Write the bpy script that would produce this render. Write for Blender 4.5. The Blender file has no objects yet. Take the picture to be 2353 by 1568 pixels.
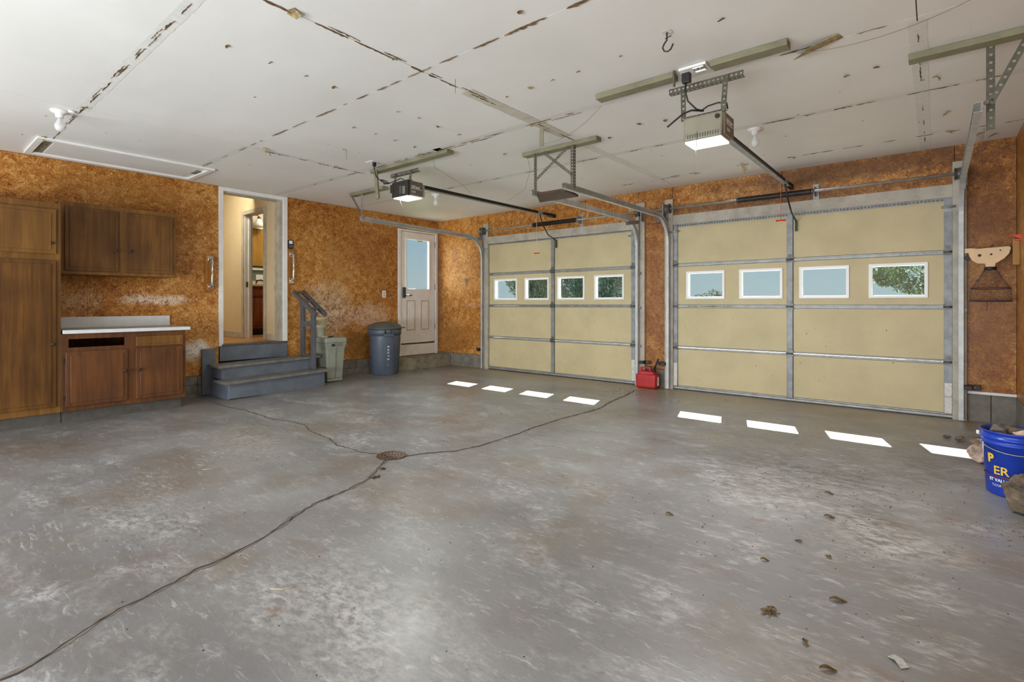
import bpy, bmesh, math, random
from mathutils import Vector, Matrix, noise as mnoise
random.seed(7)
R = math.radians
PI = math.pi
sc = bpy.context.scene
col = sc.collection
# ------------------------------------------------------------------ camera, world, sun, lights, exposure
cd = bpy.data.cameras.new('camera'); cam = bpy.data.objects.new('camera', cd); col.objects.link(cam)
cam.location = (6.913, -6.308, 1.07); cam.rotation_euler = (R(90), 0, R(39.4))
cd.sensor_width = 36; cd.lens = 1184.4 / 2353 * 36; cd.shift_y = -(784 - 698.6) / 2353; cd.clip_start = .02; cd.clip_end = 500
sc.camera = cam
sc.view_settings.view_transform = 'Standard'; sc.view_settings.look = 'None'
sc.view_settings.gamma = 1; sc.view_settings.use_curve_mapping = False
sc.view_settings.exposure = 0.0
try:
    sc.cycles.use_denoising = True
    sc.cycles.max_bounces = 8; sc.cycles.diffuse_bounces = 5; sc.cycles.transparent_max_bounces = 16
    sc.cycles.sample_clamp_indirect = 6
except Exception:
    pass
wd = bpy.data.worlds.new('sky'); sc.world = wd; wd.use_nodes = True
wn = wd.node_tree.nodes; wl = wd.node_tree.links; wn.clear()
wo = wn.new('ShaderNodeOutputWorld'); wb = wn.new('ShaderNodeBackground'); wb.inputs[1].default_value = 1.0
tc = wn.new('ShaderNodeTexCoord'); sx = wn.new('ShaderNodeSeparateXYZ'); rp = wn.new('ShaderNodeValToRGB')
wl.new(tc.outputs['Generated'], sx.inputs[0]); wl.new(sx.outputs['Z'], rp.inputs[0])
e = rp.color_ramp.elements
e[0].position = 0.0; e[0].color = (.44, .56, .58, 1); e[1].position = .5; e[1].color = (.16, .32, .56, 1)
k = e.new(.12); k.color = (.33, .50, .60, 1)
wl.new(rp.outputs[0], wb.inputs[0]); wl.new(wb.outputs[0], wo.inputs[0])

def lamp(kind, name, loc, power, color=(1, 1, 1), direction=None, sx=1, sy=1, rad=.05):
    l = bpy.data.lights.new(name, kind); l.energy = power; l.color = color
    if kind == 'AREA':
        l.shape = 'RECTANGLE'; l.size = sx; l.size_y = sy
    elif kind == 'POINT':
        l.shadow_soft_size = rad
    o = bpy.data.objects.new(name, l); col.objects.link(o); o.location = loc
    if direction: o.rotation_euler = Vector(direction).to_track_quat('-Z', 'Y').to_euler()
    return o
s_ = lamp('SUN', 'sun', (0, 8, 8), 42.0, (1, .96, .9), (.33, -1.1, -1)); s_.data.angle = R(.55)
# two unseen area fills added behind the camera to brighten the room evenly
lamp('AREA', 'added_fill_rear', (3.9, -10.0, .6), 312, (.86, .94, 1), (0, 1, .25), 6.6, .9)
lamp('AREA', 'added_fill_up', (4.4, -8.0, .35), 92, (.86, .94, 1), (0, 1, .6), 5.5, .8)

# ------------------------------------------------------------------ node / material helpers
def nmat(name):
    m = bpy.data.materials.new(name); m.use_nodes = True
    nt = m.node_tree; b = nt.nodes['Principled BSDF']
    return m, nt, b
class N:
    def __init__(s, nt): s.nt = nt
    def n(s, t, **kw):
        x = s.nt.nodes.new(t)
        for k_, v in kw.items(): setattr(x, k_, v)
        return x
    def l(s, a, b): s.nt.links.new(a, b)
    def inp(s, sock, v):
        if isinstance(v, bpy.types.NodeSocket): s.l(v, sock)
        else: sock.default_value = v
    def pos(s): return s.n('ShaderNodeNewGeometry').outputs['Position']
    def obj(s): return s.n('ShaderNodeTexCoord').outputs['Object']
    def mapp(s, v, loc=(0, 0, 0), rot=(0, 0, 0), sca=(1, 1, 1)):
        x = s.n('ShaderNodeMapping'); s.l(v, x.inputs[0]); x.inputs[1].default_value = loc; x.inputs[2].default_value = rot; x.inputs[3].default_value = sca
        return x.outputs[0]
    def noise(s, v, scale, detail=3, rough=.5, dist=0, out=0):
        x = s.n('ShaderNodeTexNoise'); s.l(v, x.inputs['Vector']); x.inputs['Scale'].default_value = scale
        x.inputs['Detail'].default_value = detail; x.inputs['Roughness'].default_value = rough; x.inputs['Distortion'].default_value = dist
        return x.outputs[out]
    def ramp(s, v, *st, interp='LINEAR'):
        x = s.n('ShaderNodeValToRGB'); s.l(v, x.inputs[0]); e = x.color_ramp.elements; x.color_ramp.interpolation = interp
        e[0].position = st[0][0]; e[0].color = c4(st[0][1]); e[1].position = st[-1][0]; e[1].color = c4(st[-1][1])
        for p, c in st[1:-1]:
            k = e.new(p); k.color = c4(c)
        return x.outputs[0]
    def mix(s, f, a, b, mode='MIX'):
        x = s.n('ShaderNodeMix', data_type='RGBA', blend_type=mode)
        s.inp(x.inputs[0], f); s.inp(x.inputs[6], c4(a) if isinstance(a, tuple) else a); s.inp(x.inputs[7], c4(b) if isinstance(b, tuple) else b)
        return x.outputs[2]
    def math(s, op, a, b=0.0, clamp=False):
        x = s.n('ShaderNodeMath', operation=op); x.use_clamp = clamp
        s.inp(x.inputs[0], a); s.inp(x.inputs[1], b); return x.outputs[0]
    def blob(s, v, c, r, soft=.5, wob=None):
        # 1 inside an ellipsoid round c with radii r, fading to 0
        m = s.mapp(v, loc=tuple(-c[i] / r[i] for i in range(3)), sca=tuple(1 / r[i] for i in range(3)))
        x = s.n('ShaderNodeVectorMath', operation='LENGTH'); s.l(m, x.inputs[0]); d = x.outputs['Value']
        if wob is not None: d = s.math('ADD', d, s.math('MULTIPLY', s.math('SUBTRACT', wob, .5), 1.6))
        y = s.n('ShaderNodeMapRange'); s.l(d, y.inputs[0]); y.inputs[1].default_value = 1.0; y.inputs[2].default_value = 1 - soft
        y.inputs[3].default_value = 0; y.inputs[4].default_value = 1; return y.outputs[0]
    def bump(s, h, b, strength=.3, dist=.01):
        x = s.n('ShaderNodeBump'); s.l(h, x.inputs['Height']); x.inputs['Strength'].default_value = strength; x.inputs['Distance'].default_value = dist
        s.l(x.outputs[0], b.inputs['Normal'])
def c4(c): return (c[0], c[1], c[2], 1) if not isinstance(c, (int, float)) else (c, c, c, 1)
def hx(h):
    v = [int(h[i:i + 2], 16) / 255 for i in (0, 2, 4)]
    return tuple(x / 12.92 if x <= .04045 else ((x + .055) / 1.055) ** 2.4 for x in v)
def plain(name, c, rough=.5, metal=0.0, var=.12, scale=14, spec=.5, bump=0, bscale=200):
    m, nt, b = nmat(name); g = N(nt)
    if isinstance(c, str): c = hx(c)
    f = g.noise(g.pos(), scale, 4, .6)
    d = tuple(x * (1 - var * 2) for x in c); l = tuple(min(1, x * (1 + var)) for x in c)
    g.l(g.ramp(f, (.3, d), (.62, l)), b.inputs['Base Color'])
    b.inputs['Roughness'].default_value = rough; b.inputs['Metallic'].default_value = metal; b.inputs['Specular IOR Level'].default_value = spec
    if bump: g.bump(g.noise(g.pos(), bscale, 2), b, bump, .002)
    return m
def emis(name, c, s):
    m, nt, b = nmat(name); b.inputs['Base Color'].default_value = c4(c); b.inputs['Emission Color'].default_value = c4(c); b.inputs['Emission Strength'].default_value = s
    return m
def osb(name, axis, marks=()):
    """oriented strand board: chips with their own grain direction, lying in the plane of the wall"""
    m, nt, b = nmat(name); g = N(nt); p = g.pos()
    wob = g.noise(p, 9, 3, .6, out=1)
    x = g.n('ShaderNodeVectorMath', operation='MULTIPLY_ADD'); g.l(wob, x.inputs[0]); x.inputs[1].default_value = (.09, .09, .09); g.l(p, x.inputs[2])
    def layer(off, sc_, rs):
        v = g.mapp(x.outputs[0], loc=off)
        vo = g.n('ShaderNodeTexVoronoi'); g.l(v, vo.inputs['Vector']); vo.inputs['Scale'].default_value = sc_
        sp = g.n('ShaderNodeSeparateColor'); g.l(vo.outputs['Color'], sp.inputs[0])
        ro = g.n('ShaderNodeVectorRotate', rotation_type='AXIS_ANGLE'); g.l(v, ro.inputs['Vector']); ro.inputs['Axis'].default_value = axis
        g.l(g.math('MULTIPLY', sp.outputs[0], 6.28), ro.inputs['Angle'])
        gr = g.noise(g.mapp(ro.outputs[0], sca=(62, 14, 62) if axis[0] == 0 else (14, 62, 62)), 1.0, 2, .55, 1.2)
        return gr, sp.outputs[1]
    g1, r1 = layer((0, 0, 0), 17, 0); g2, r2 = layer((3.3, 1.7, 5.1), 26, 1)
    v = g.math('ADD', g.math('MULTIPLY', g1, .60), g.math('MULTIPLY', g2, .48))
    v = g.math('ADD', v, g.math('MULTIPLY', r1, .10)); v = g.math('ADD', v, g.math('MULTIPLY', r2, .08))
    big = g.noise(p, .9, 5, .66)
    v = g.math('ADD', v, g.math('MULTIPLY', big, .42)); v = g.math('SUBTRACT', v, .05)
    c = g.ramp(v, (.56, hx('5a3010')), (.68, hx('8c5420')), (.77, hx('ac6e2c')), (.87, hx('c48c46')), (.99, hx('deb478')))
    strand = g.ramp(v, (.70, 0.12), (.82, 1.0))
    wear = g.noise(p, 5, 5, .7)
    for cen, rad, colr, amt in marks:
        f = g.blob(p, cen, rad, .6, wear)
        c = g.mix(g.math('MULTIPLY', g.math('MULTIPLY', f, strand if sum(hx(colr)) > .75 else 1.0), amt), c, hx(colr))
    g.l(c, b.inputs['Base Color'])
    b.inputs['Roughness'].default_value = .42; b.inputs['Specular IOR Level'].default_value = .35
    g.bump(v, b, .35, .004)
    return m
def wood(name, dark, mid, light, rough=.4, axis=2, scale=1.0, spec=.4):
    m, nt, b = nmat(name); g = N(nt); p = g.pos()
    s = [28 * scale] * 3; s[axis] = 1.6 * scale
    f = g.noise(g.mapp(p, sca=tuple(s)), 1, 4, .6, .6)
    big = g.noise(p, 2.2, 3)
    f = g.math('ADD', g.math('MULTIPLY', f, .6), g.math('MULTIPLY', big, .55))
    g.l(g.ramp(f, (.36, hx(dark)), (.56, hx(mid)), (.76, hx(light))), b.inputs['Base Color'])
    b.inputs['Roughness'].default_value = rough; b.inputs['Specular IOR Level'].default_value = spec
    g.bump(f, b, .08, .002)
    return m

# ------------------------------------------------------------------ mesh helpers
frame = {}
class MB:
    def __init__(s): s.v = []; s.f = []; s.sm = []
    def add(s, vs, fs, smooth=False):
        o = len(s.v); s.v += [tuple(v) for v in vs]; s.f += [tuple(i + o for i in f) for f in fs]; s.sm += [smooth] * len(fs); return s
    def box(s, x0, x1, y0, y1, z0, z1):
        x0, x1 = min(x0, x1), max(x0, x1); y0, y1 = min(y0, y1), max(y0, y1); z0, z1 = min(z0, z1), max(z0, z1)
        v = [(x, y, z) for x in (x0, x1) for y in (y0, y1) for z in (z0, z1)]
        return s.add(v, [(0, 1, 3, 2), (4, 6, 7, 5), (0, 4, 5, 1), (2, 3, 7, 6), (0, 2, 6, 4), (1, 5, 7, 3)])
    def taper(s, cx, cy, z0, z1, a0, b0, a1, b1):
        v = [(cx - a0, cy - b0, z0), (cx + a0, cy - b0, z0), (cx + a0, cy + b0, z0), (cx - a0, cy + b0, z0), (cx - a1, cy - b1, z1), (cx + a1, cy - b1, z1), (cx + a1, cy + b1, z1), (cx - a1, cy + b1, z1)]
        return s.add(v, [(3, 2, 1, 0), (4, 5, 6, 7), (0, 1, 5, 4), (1, 2, 6, 5), (2, 3, 7, 6), (3, 0, 4, 7)])
    def bar(s, a, b, w, h, up=(0, 0, 1)):
        a, b = Vector(a), Vector(b); t = (b - a).normalized(); u = Vector(up)
        if abs(t.dot(u)) > .95: u = Vector((1, 0, 0))
        x = t.cross(u).normalized() * (w / 2); y = x.cross(t).normalized() * (h / 2)
        v = [a - x - y, a + x - y, a + x + y, a - x + y, b - x - y, b + x - y, b + x + y, b - x + y]
        return s.add(v, [(3, 2, 1, 0), (4, 5, 6, 7), (0, 1, 5, 4), (1, 2, 6, 5), (2, 3, 7, 6), (3, 0, 4, 7)])
    def tube(s, pts, r, n=8, cap=True):
        pts = [Vector(p) for p in pts]; rs = r if isinstance(r, (list, tuple)) else [r] * len(pts)
        t0 = (pts[1] - pts[0]).normalized(); u = Vector((0, 0, 1)) if abs(t0.z) < .9 else Vector((1, 0, 0))
        x = t0.cross(u).normalized(); vs = []
        for i, p in enumerate(pts):
            t = (pts[min(i + 1, len(pts) - 1)] - pts[max(i - 1, 0)]).normalized()
            x = (x - t * x.dot(t)).normalized(); y = t.cross(x)
            vs += [p + (x * math.cos(2 * PI * k / n) + y * math.sin(2 * PI * k / n)) * rs[i] for k in range(n)]
        fs = [(i * n + k, i * n + (k + 1) % n, (i + 1) * n + (k + 1) % n, (i + 1) * n + k) for i in range(len(pts) - 1) for k in range(n)]
        s.add(vs, fs, True)
        if cap:
            o = len(s.v) - len(vs); s.f += [tuple(o + k for k in range(n))[::-1], tuple(o + (len(pts) - 1) * n + k for k in range(n))]; s.sm += [False, False]
        return s
    def lathe(s, c, prof, n=24, axis=2, smooth=True):
        vs = []
        for r, h in prof:
            for k in range(n):
                a = 2 * PI * k / n; q = (r * math.cos(a), r * math.sin(a), h)
                if axis == 0: q = (h, r * math.cos(a), r * math.sin(a))
                if axis == 1: q = (r * math.cos(a), h, r * math.sin(a))
                vs.append((c[0] + q[0], c[1] + q[1], c[2] + q[2]))
        fs = [(i * n + k, i * n + (k + 1) % n, (i + 1) * n + (k + 1) % n, (i + 1) * n + k) for i in range(len(prof) - 1) for k in range(n)]
        fs += [tuple(range(n))[::-1], tuple((len(prof) - 1) * n + k for k in range(n))]
        s.add(vs, fs, smooth); s.sm[-1] = s.sm[-2] = False; return s
    def prism(s, poly, fn, d0, d1):
        """poly of 2D points, fn(u,v,d)->3D"""
        n = len(poly); vs = [fn(u, v, d0) for u, v in poly] + [fn(u, v, d1) for u, v in poly]
        return s.add(vs, [tuple(range(n))[::-1], tuple(range(n, 2 * n))] + [(i, (i + 1) % n, n + (i + 1) % n, n + i) for i in range(n)])
    def sweep(s, prof, path, u=(1, 0, 0), closed=False, thick=None):
        """open profile of (a,b): a along u, b along the path's normal"""
        u = Vector(u); path = [Vector(p) for p in path]; vs = []; n = len(prof)
        for i, p in enumerate(path):
            t = (path[min(i + 1, len(path) - 1)] - path[max(i - 1, 0)]).normalized(); nn = t.cross(u).normalized()
            vs += [p + u * a + nn * b for a, b in prof]
        m = n if closed else n - 1
        fs = [(i * n + k, i * n + (k + 1) % n, (i + 1) * n + (k + 1) % n, (i + 1) * n + k) for i in range(len(path) - 1) for k in range(m)]
        return s.add(vs, fs)
    def strip(s, a, b, w, nrm, n, hole=.35):
        """flat bar from a to b of width w with n punched round holes"""
        a, b, nn = Vector(a), Vector(b), Vector(nrm).normalized(); t = (b - a) / n; x = nn.cross(t).normalized() * w
        for i in range(n):
            p = a + t * i; c = p + t / 2; vs = []
            L = t.length; tt = t.normalized(); xx = x.normalized()
            sq = [(-.5, -.5), (0, -.5), (.5, -.5), (.5, 0), (.5, .5), (0, .5), (-.5, .5), (-.5, 0)]
            for q in sq: vs.append(c + tt * q[0] * L + x * q[1])
            r = w * hole / 2 * 1.3
            for q in sq:
                h = math.hypot(*q); vs.append(c + tt * (q[0] / h * r) + xx * (q[1] / h * r))
            s.add(vs, [(k, (k + 1) % 8, 8 + (k + 1) % 8, 8 + k) for k in range(8)])
        return s
    def angle(s, a, b, w, n1, n2, n):
        """punched angle iron: two punched legs meeting along a-b"""
        a, b = Vector(a), Vector(b); n1, n2 = Vector(n1), Vector(n2)
        s.strip(a + n2 * w / 2, b + n2 * w / 2, w, n1, n); s.strip(a + n1 * w / 2, b + n1 * w / 2, w, n2, n); return s
    def holes(s, u0, u1, v0, v1, d0, d1, hs, fn):
        us = sorted({u0, u1} | {h[0] for h in hs} | {h[1] for h in hs}); vsn = sorted({v0, v1} | {h[2] for h in hs} | {h[3] for h in hs})
        nu, nv = len(us) - 1, len(vsn) - 1
        def full(i, j):
            if i < 0 or j < 0 or i >= nu or j >= nv: return False
            cu, cv = (us[i] + us[i + 1]) / 2, (vsn[j] + vsn[j + 1]) / 2
            return not any(h[0] < cu < h[1] and h[2] < cv < h[3] for h in hs)
        for i in range(nu):
            for j in range(nv):
                if not full(i, j): continue
                a, b, c, d = us[i], us[i + 1], vsn[j], vsn[j + 1]
                q = [fn(a, c, d0), fn(b, c, d0), fn(b, d, d0), fn(a, d, d0), fn(a, c, d1), fn(b, c, d1), fn(b, d, d1), fn(a, d, d1)]
                fs = [(0, 1, 2, 3), (7, 6, 5, 4)]
                if not full(i, j - 1): fs.append((0, 4, 5, 1))
                if not full(i, j + 1): fs.append((3, 2, 6, 7))
                if not full(i - 1, j): fs.append((0, 3, 7, 4))
                if not full(i + 1, j): fs.append((1, 5, 6, 2))
                s.add(q, fs)
        return s
    def build(s, name, mat, parent=None, bevel=0, solid=0, fixn=True, seg=2):
        off = frame.get(parent.name, (0, 0, 0)) if parent else (0, 0, 0)
        me = bpy.data.meshes.new(name); me.from_pydata([(v[0] - off[0], v[1] - off[1], v[2] - off[2]) for v in s.v], [], s.f)
        me.polygons.foreach_set('use_smooth', s.sm)
        if fixn:
            bm = bmesh.new(); bm.from_mesh(me); bmesh.ops.recalc_face_normals(bm, faces=bm.faces); bm.to_mesh(me); bm.free()
        me.materials.append(mat)
        o = bpy.data.objects.new(name, me); col.objects.link(o)
        if parent: o.parent = parent
        frame[o.name] = off
        if bevel:
            md = o.modifiers.new('bevel', 'BEVEL'); md.width = bevel; md.segments = seg; md.limit_method = 'ANGLE'; md.angle_limit = R(40)
        if solid:
            md = o.modifiers.new('solid', 'SOLIDIFY'); md.thickness = solid; md.offset = 0
        return o
def M(): return MB()
def tag(o, label=None, cat=None, group=None, kind=None):
    if label: o['label'] = label
    if cat: o['category'] = cat
    if group: o['group'] = group
    if kind: o['kind'] = kind
    return o
def thing(name, label, cat, loc, rz=0, group=None, local=False, kind=None):
    o = bpy.data.objects.new(name, None); col.objects.link(o); o.location = loc; o.rotation_euler = (0, 0, rz); o.empty_display_size = .1
    frame[o.name] = (0, 0, 0) if local else tuple(loc)
    return tag(o, label, cat, group, kind)
def struct(name, mb, mat, label=None, **kw):
    o = mb.build(name, mat, **kw); o['kind'] = 'structure'
    if label: o['label'] = label
    return o
def single(name, mb, mat, label, cat, group=None, **kw):
    # one-mesh thing, origin moved to its base centre
    xs = [v[0] for v in mb.v]; ys = [v[1] for v in mb.v]; z0 = min(v[2] for v in mb.v)
    c = ((min(xs) + max(xs)) / 2, (min(ys) + max(ys)) / 2, z0)
    mb.v = [(v[0] - c[0], v[1] - c[1], v[2] - c[2]) for v in mb.v]
    o = mb.build(name, mat, **kw); o.location = c
    return tag(o, label, cat, group)
def text_mesh(name, body, size, mat, parent, place, extrude=.0006, align='LEFT', bold=.0):
    """flat lettering; place(x,y,z) maps text-plane coordinates to the parent's world frame"""
    cu = bpy.data.curves.new(name, 'FONT'); cu.body = body; cu.size = size; cu.extrude = extrude; cu.align_x = align; cu.offset = bold; cu.resolution_u = 3
    t = bpy.data.objects.new(name, cu); col.objects.link(t)
    me = bpy.data.meshes.new_from_object(t.evaluated_get(bpy.context.evaluated_depsgraph_get()))
    bpy.data.objects.remove(t)
    off = frame.get(parent.name, (0, 0, 0))
    for v in me.vertices:
        p = place(v.co.x, v.co.y, v.co.z); v.co = (p[0] - off[0], p[1] - off[1], p[2] - off[2])
    me.materials.clear(); me.materials.append(mat)
    o = bpy.data.objects.new(name, me); col.objects.link(o); o.parent = parent; frame[o.name] = off
    return o
def arc(c, r, a0, a1, n, f):
    return [f(c[0] + r * math.cos(a0 + (a1 - a0) * i / n), c[1] + r * math.sin(a0 + (a1 - a0) * i / n)) for i in range(n + 1)]
def hang(a, b, sag, n=10):
    a, b = Vector(a), Vector(b); return [a.lerp(b, i / n) - Vector((0, 0, sag * 4 * (i / n) * (1 - i / n))) for i in range(n + 1)]
def fz(y): return -.05 * min(1, max(0, (-y - 1.5) / 2.5))

# ------------------------------------------------------------------ materials
H = 2.543
m_osbA = osb('osb_left', (1, 0, 0), marks=[((0, -3.92, .50), (1, .24, .14), 'f0ece4', 1.0), ((0, -4.35, 1.12), (1, .42, .07), 'eadcc8', .75), ((0, -5.0, 1.1), (1, .25, .14), 'dcc29a', .5),
    ((0, -2.15, .95), (1, .5, .5), 'e4ccb0', .85), ((0, -2.05, 1.55), (1, .3, .6), 'b98d50', .4), ((0, -1.45, .88), (1, .5, .25), 'd8bca4', .7), ((0, -4.3, .38), (1, .5, .2), '9c7434', .5), ((0, -1.7, .45), (1, .4, .25), '8e6a3a', .45), ((0, -1.5, 1.9), (1, .8, .6), '7c421c', .35), ((0, -1.05, .35), (1, .35, .25), '5c4424', .55), ((0, -4.6, 2.3), (1, .9, .22), '8e6428', .4)])
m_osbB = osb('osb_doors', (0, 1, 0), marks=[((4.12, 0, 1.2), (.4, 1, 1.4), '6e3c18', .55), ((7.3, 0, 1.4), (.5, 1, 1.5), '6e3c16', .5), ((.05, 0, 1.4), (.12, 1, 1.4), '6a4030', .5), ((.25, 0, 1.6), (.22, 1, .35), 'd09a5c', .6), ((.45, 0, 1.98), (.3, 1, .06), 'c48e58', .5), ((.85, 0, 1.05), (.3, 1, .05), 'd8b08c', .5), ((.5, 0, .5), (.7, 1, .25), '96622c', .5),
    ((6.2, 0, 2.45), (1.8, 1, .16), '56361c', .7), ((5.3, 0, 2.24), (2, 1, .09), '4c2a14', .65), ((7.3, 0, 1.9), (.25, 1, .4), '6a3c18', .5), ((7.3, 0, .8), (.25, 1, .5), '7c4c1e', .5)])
m_osbC = osb('osb_right', (1, 0, 0), marks=[((7.46, -.4, 1.7), (1, .5, .9), 'c29a58', .5)])
m_dark = plain('dark_gap', '2a1a10', .9)
m_ceilback = plain('joist_dark', '6a5a40', .9)
def ceil_mat():
    m, nt, b = nmat('ceiling_paint'); g = N(nt); p = g.pos()
    f = g.noise(p, .8, 4, .55); c = g.ramp(f, (.3, hx('dedcd6')), (.7, hx('ebe9e4')))
    # fine scuffs and pin marks
    s = g.noise(g.mapp(p, sca=(1, .35, 1)), 26, 3, .7); c = g.mix(g.ramp(s, (.70, 0.0), (.78, .35)), c, hx('a89e88'))
    g.l(c, b.inputs['Base Color']); b.inputs['Roughness'].default_value = .5; b.inputs['Specular IOR Level'].default_value = .35
    g.bump(g.noise(p, 3, 2), b, .25, .02)
    return m
m_ceil = ceil_mat()
m_tape = plain('joint_tape', 'dad8d1', .8, var=.04, scale=30)
m_torn = plain('torn_paper', '9c8a62', .9, var=.3, scale=40)
m_torn2 = plain('torn_edge', '6e5436', .9, var=.3, scale=40)
def floor_mat():
    m, nt, b = nmat('garage_concrete'); g = N(nt); p = g.pos()
    st = g.mapp(p, rot=(0, 0, R(-35)), sca=(1, 1.7, 1))
    f = g.noise(p, .55, 5, .6); c = g.ramp(f, (.30, hx('747578')), (.5, hx('87888a')), (.70, hx('999b9d')))
    w = g.noise(st, 2.3, 8, .68); w2 = g.noise(st, 19, 6, .7)
    wm = g.math('MULTIPLY', g.ramp(w, (.50, 0.0), (.64, 1.0)), g.ramp(w2, (.42, 0.0), (.62, 1.0)))
    c = g.mix(g.math('MULTIPLY', wm, .62), c, hx('ced0d2'))  # pale mottling: worn concrete, plus window glare painted in as a haze
    br = g.noise(g.mapp(p, loc=(7, 3, 0)), 1.1, 6, .6); c = g.mix(g.math('MULTIPLY', g.ramp(br, (.50, 0.0), (.64, 1.0)), .6), c, hx('7d7265'))
    rs = g.noise(g.mapp(p, loc=(1, 9, 0)), 3.4, 5, .65); c = g.mix(g.math('MULTIPLY', g.ramp(rs, (.66, 0.0), (.72, 1.0)), .4), c, hx('86664c'))
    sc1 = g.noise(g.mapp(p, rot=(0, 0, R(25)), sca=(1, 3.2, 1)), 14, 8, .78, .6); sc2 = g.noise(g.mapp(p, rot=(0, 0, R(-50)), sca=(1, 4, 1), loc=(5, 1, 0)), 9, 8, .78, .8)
    c = g.mix(g.ramp(sc1, (.56, 0.0), (.66, .38)), c, hx('5e5b57')); c = g.mix(g.ramp(sc2, (.55, 0.0), (.67, .6)), c, hx('d2d4d5'))  # dark scuffs; light scratches raised to paint in window glare
    pz = g.noise(g.mapp(p, loc=(2, 5, 0)), .9, 6, .62); c = g.mix(g.ramp(pz, (.52, 0.0), (.68, .5)), c, hx('6f6c69'))
    # tan dust along the garage doors, darker brown towards the left wall, dark tyre stains
    wob = g.noise(p, 2.6, 4, .6)
    sep = g.n('ShaderNodeSeparateXYZ'); g.l(p, sep.inputs[0])
    yb = g.math('ADD', sep.outputs[1], g.math('MULTIPLY', g.math('SUBTRACT', wob, .5), .9))
    c = g.mix(g.math('MULTIPLY', g.ramp(g.math('ADD', yb, 1.0), (.25, 0.0), (.85, 1.0)), .7), c, hx('9a8866'))
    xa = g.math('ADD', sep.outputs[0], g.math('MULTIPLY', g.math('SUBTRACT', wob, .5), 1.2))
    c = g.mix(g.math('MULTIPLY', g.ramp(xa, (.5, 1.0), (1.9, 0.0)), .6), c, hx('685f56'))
    dk = g.noise(g.mapp(p, sca=(1, 1.8, 1), rot=(0, 0, R(20))), 11, 7, .75)
    for cen, rad, amt in [((6.55, -2.7, 0), (.5, .6, 1), .6), ((6.95, -2.0, 0), (.3, .35, 1), .5), ((6.0, -2.6, 0), (.5, .8, 1), .45), ((6.65, -3.3, 0), (.35, .4, 1), .4), ((1.2, -5.2, 0), (.9, 1.1, 1), .25)]:
        f2 = g.blob(p, cen, rad, .7, wob); c = g.mix(g.math('MULTIPLY', g.math('MULTIPLY', f2, g.ramp(dk, (.46, 0.0), (.58, 1.0))), amt), c, hx('4a443e'))
    for cen, rad, amt in [((5.05, -5.4, 0), (.07, .05, 1), .8), ((4.98, -5.3, 0), (.05, .06, 1), .6), ((5.3, -5.25, 0), (.05, .05, 1), .7), ((6.78, -4.4, 0), (.08, .05, 1), .7), ((6.78, -3.1, 0), (.1, .12, 1), .5), ((4.55, -4.45, 0), (.10, .06, 1), .6), ((6.95, -2.85, 0), (.12, .12, 1), .5), ((6.2, -4.1, 0), (.15, .1, 1), .3), ((5.75, -4.9, 0), (.12, .12, 1), .4)]:
        f2 = g.blob(p, cen, rad, .8, wob); c = g.mix(g.math('MULTIPLY', g.math('MULTIPLY', f2, g.ramp(dk, (.42, .1), (.56, 1.0))), amt * .7), c, hx('7c6048'))
    sp = g.noise(p, 90, 2, .5); c = g.mix(g.ramp(sp, (.70, 0.0), (.76, .6)), c, hx('5c5750'))
    # pale blotches: worn concrete, and window glare painted into the colour
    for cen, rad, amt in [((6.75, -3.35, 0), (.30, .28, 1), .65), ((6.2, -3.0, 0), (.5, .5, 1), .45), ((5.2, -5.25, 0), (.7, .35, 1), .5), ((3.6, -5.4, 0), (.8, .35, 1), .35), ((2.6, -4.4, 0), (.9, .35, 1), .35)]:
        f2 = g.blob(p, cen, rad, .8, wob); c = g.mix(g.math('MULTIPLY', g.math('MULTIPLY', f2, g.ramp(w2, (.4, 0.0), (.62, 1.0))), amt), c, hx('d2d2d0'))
    g.l(c, b.inputs['Base Color'])
    r = g.noise(st, 1.2, 6, .65)
    rr = g.ramp(r, (.3, .24), (.7, .46)); rr = g.mix(g.math('MULTIPLY', wm, .8), rr, (.62, .62, .62)); g.l(rr, b.inputs['Roughness'])
    b.inputs['Specular IOR Level'].default_value = .7
    g.bump(g.math('ADD', g.noise(p, 7, 5, .6), g.math('MULTIPLY', w2, .3)), b, .16, .012)
    return m
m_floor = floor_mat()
m_crack = plain('crack_dark', '3f372f', .95, var=.3, scale=20)
m_crackdirt = plain('crack_dirt', '79736c', .9, var=.12, scale=20)
m_block = plain('foundation_block', '7a756c', .9, var=.16, scale=9, bump=.4, bscale=60)
m_sill = plain('concrete_ledge', '8a8270', .85, var=.25, scale=6, bump=.4, bscale=50)
m_white = plain('white_paint', 'eceae6', .45, var=.035, scale=9)
m_cream = plain('cream_trim', 'b2aa9c', .55, var=.12, scale=7)
m_boardshade = plain('ceiling_board_shade_paint', '827e64', .6, var=.12, scale=6)  # board paint darkened to olive to carry the shade of the front faces
m_foam = plain('door_insulation_board', 'c9bb94', .55, var=.05, scale=2.5, spec=.3)
m_steel = plain('galvanised_steel', 'a2a2a0', .5, .4, var=.12, scale=12)
m_steeld = plain('galvanised_steel_dull', '8e9093', .5, .25, var=.15, scale=10)
m_punch = plain('punched_angle_steel', '5c584a', .55, .2, var=.15, scale=20)
m_track = plain('track_steel', 'bcbebc', .45, .25, var=.1, scale=10)
m_black = plain('black_plastic', '1c1b1a', .5, var=.1)
m_spring = plain('spring_steel', '33302e', .5, .5, var=.2, scale=30)
m_drum = plain('cable_drum', '6c6a66', .45, .6, var=.2)
m_brownwood = wood('stained_plank', '2e1a10', '4a2c1c', '63402a', axis=0)
m_cab = wood('cabinet_wood_upper', '543614', '6e4a1e', '88602a', rough=.45)
m_cab2 = wood('cabinet_wood_lower', '40261a', '593720', '744824', rough=.38)
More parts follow.
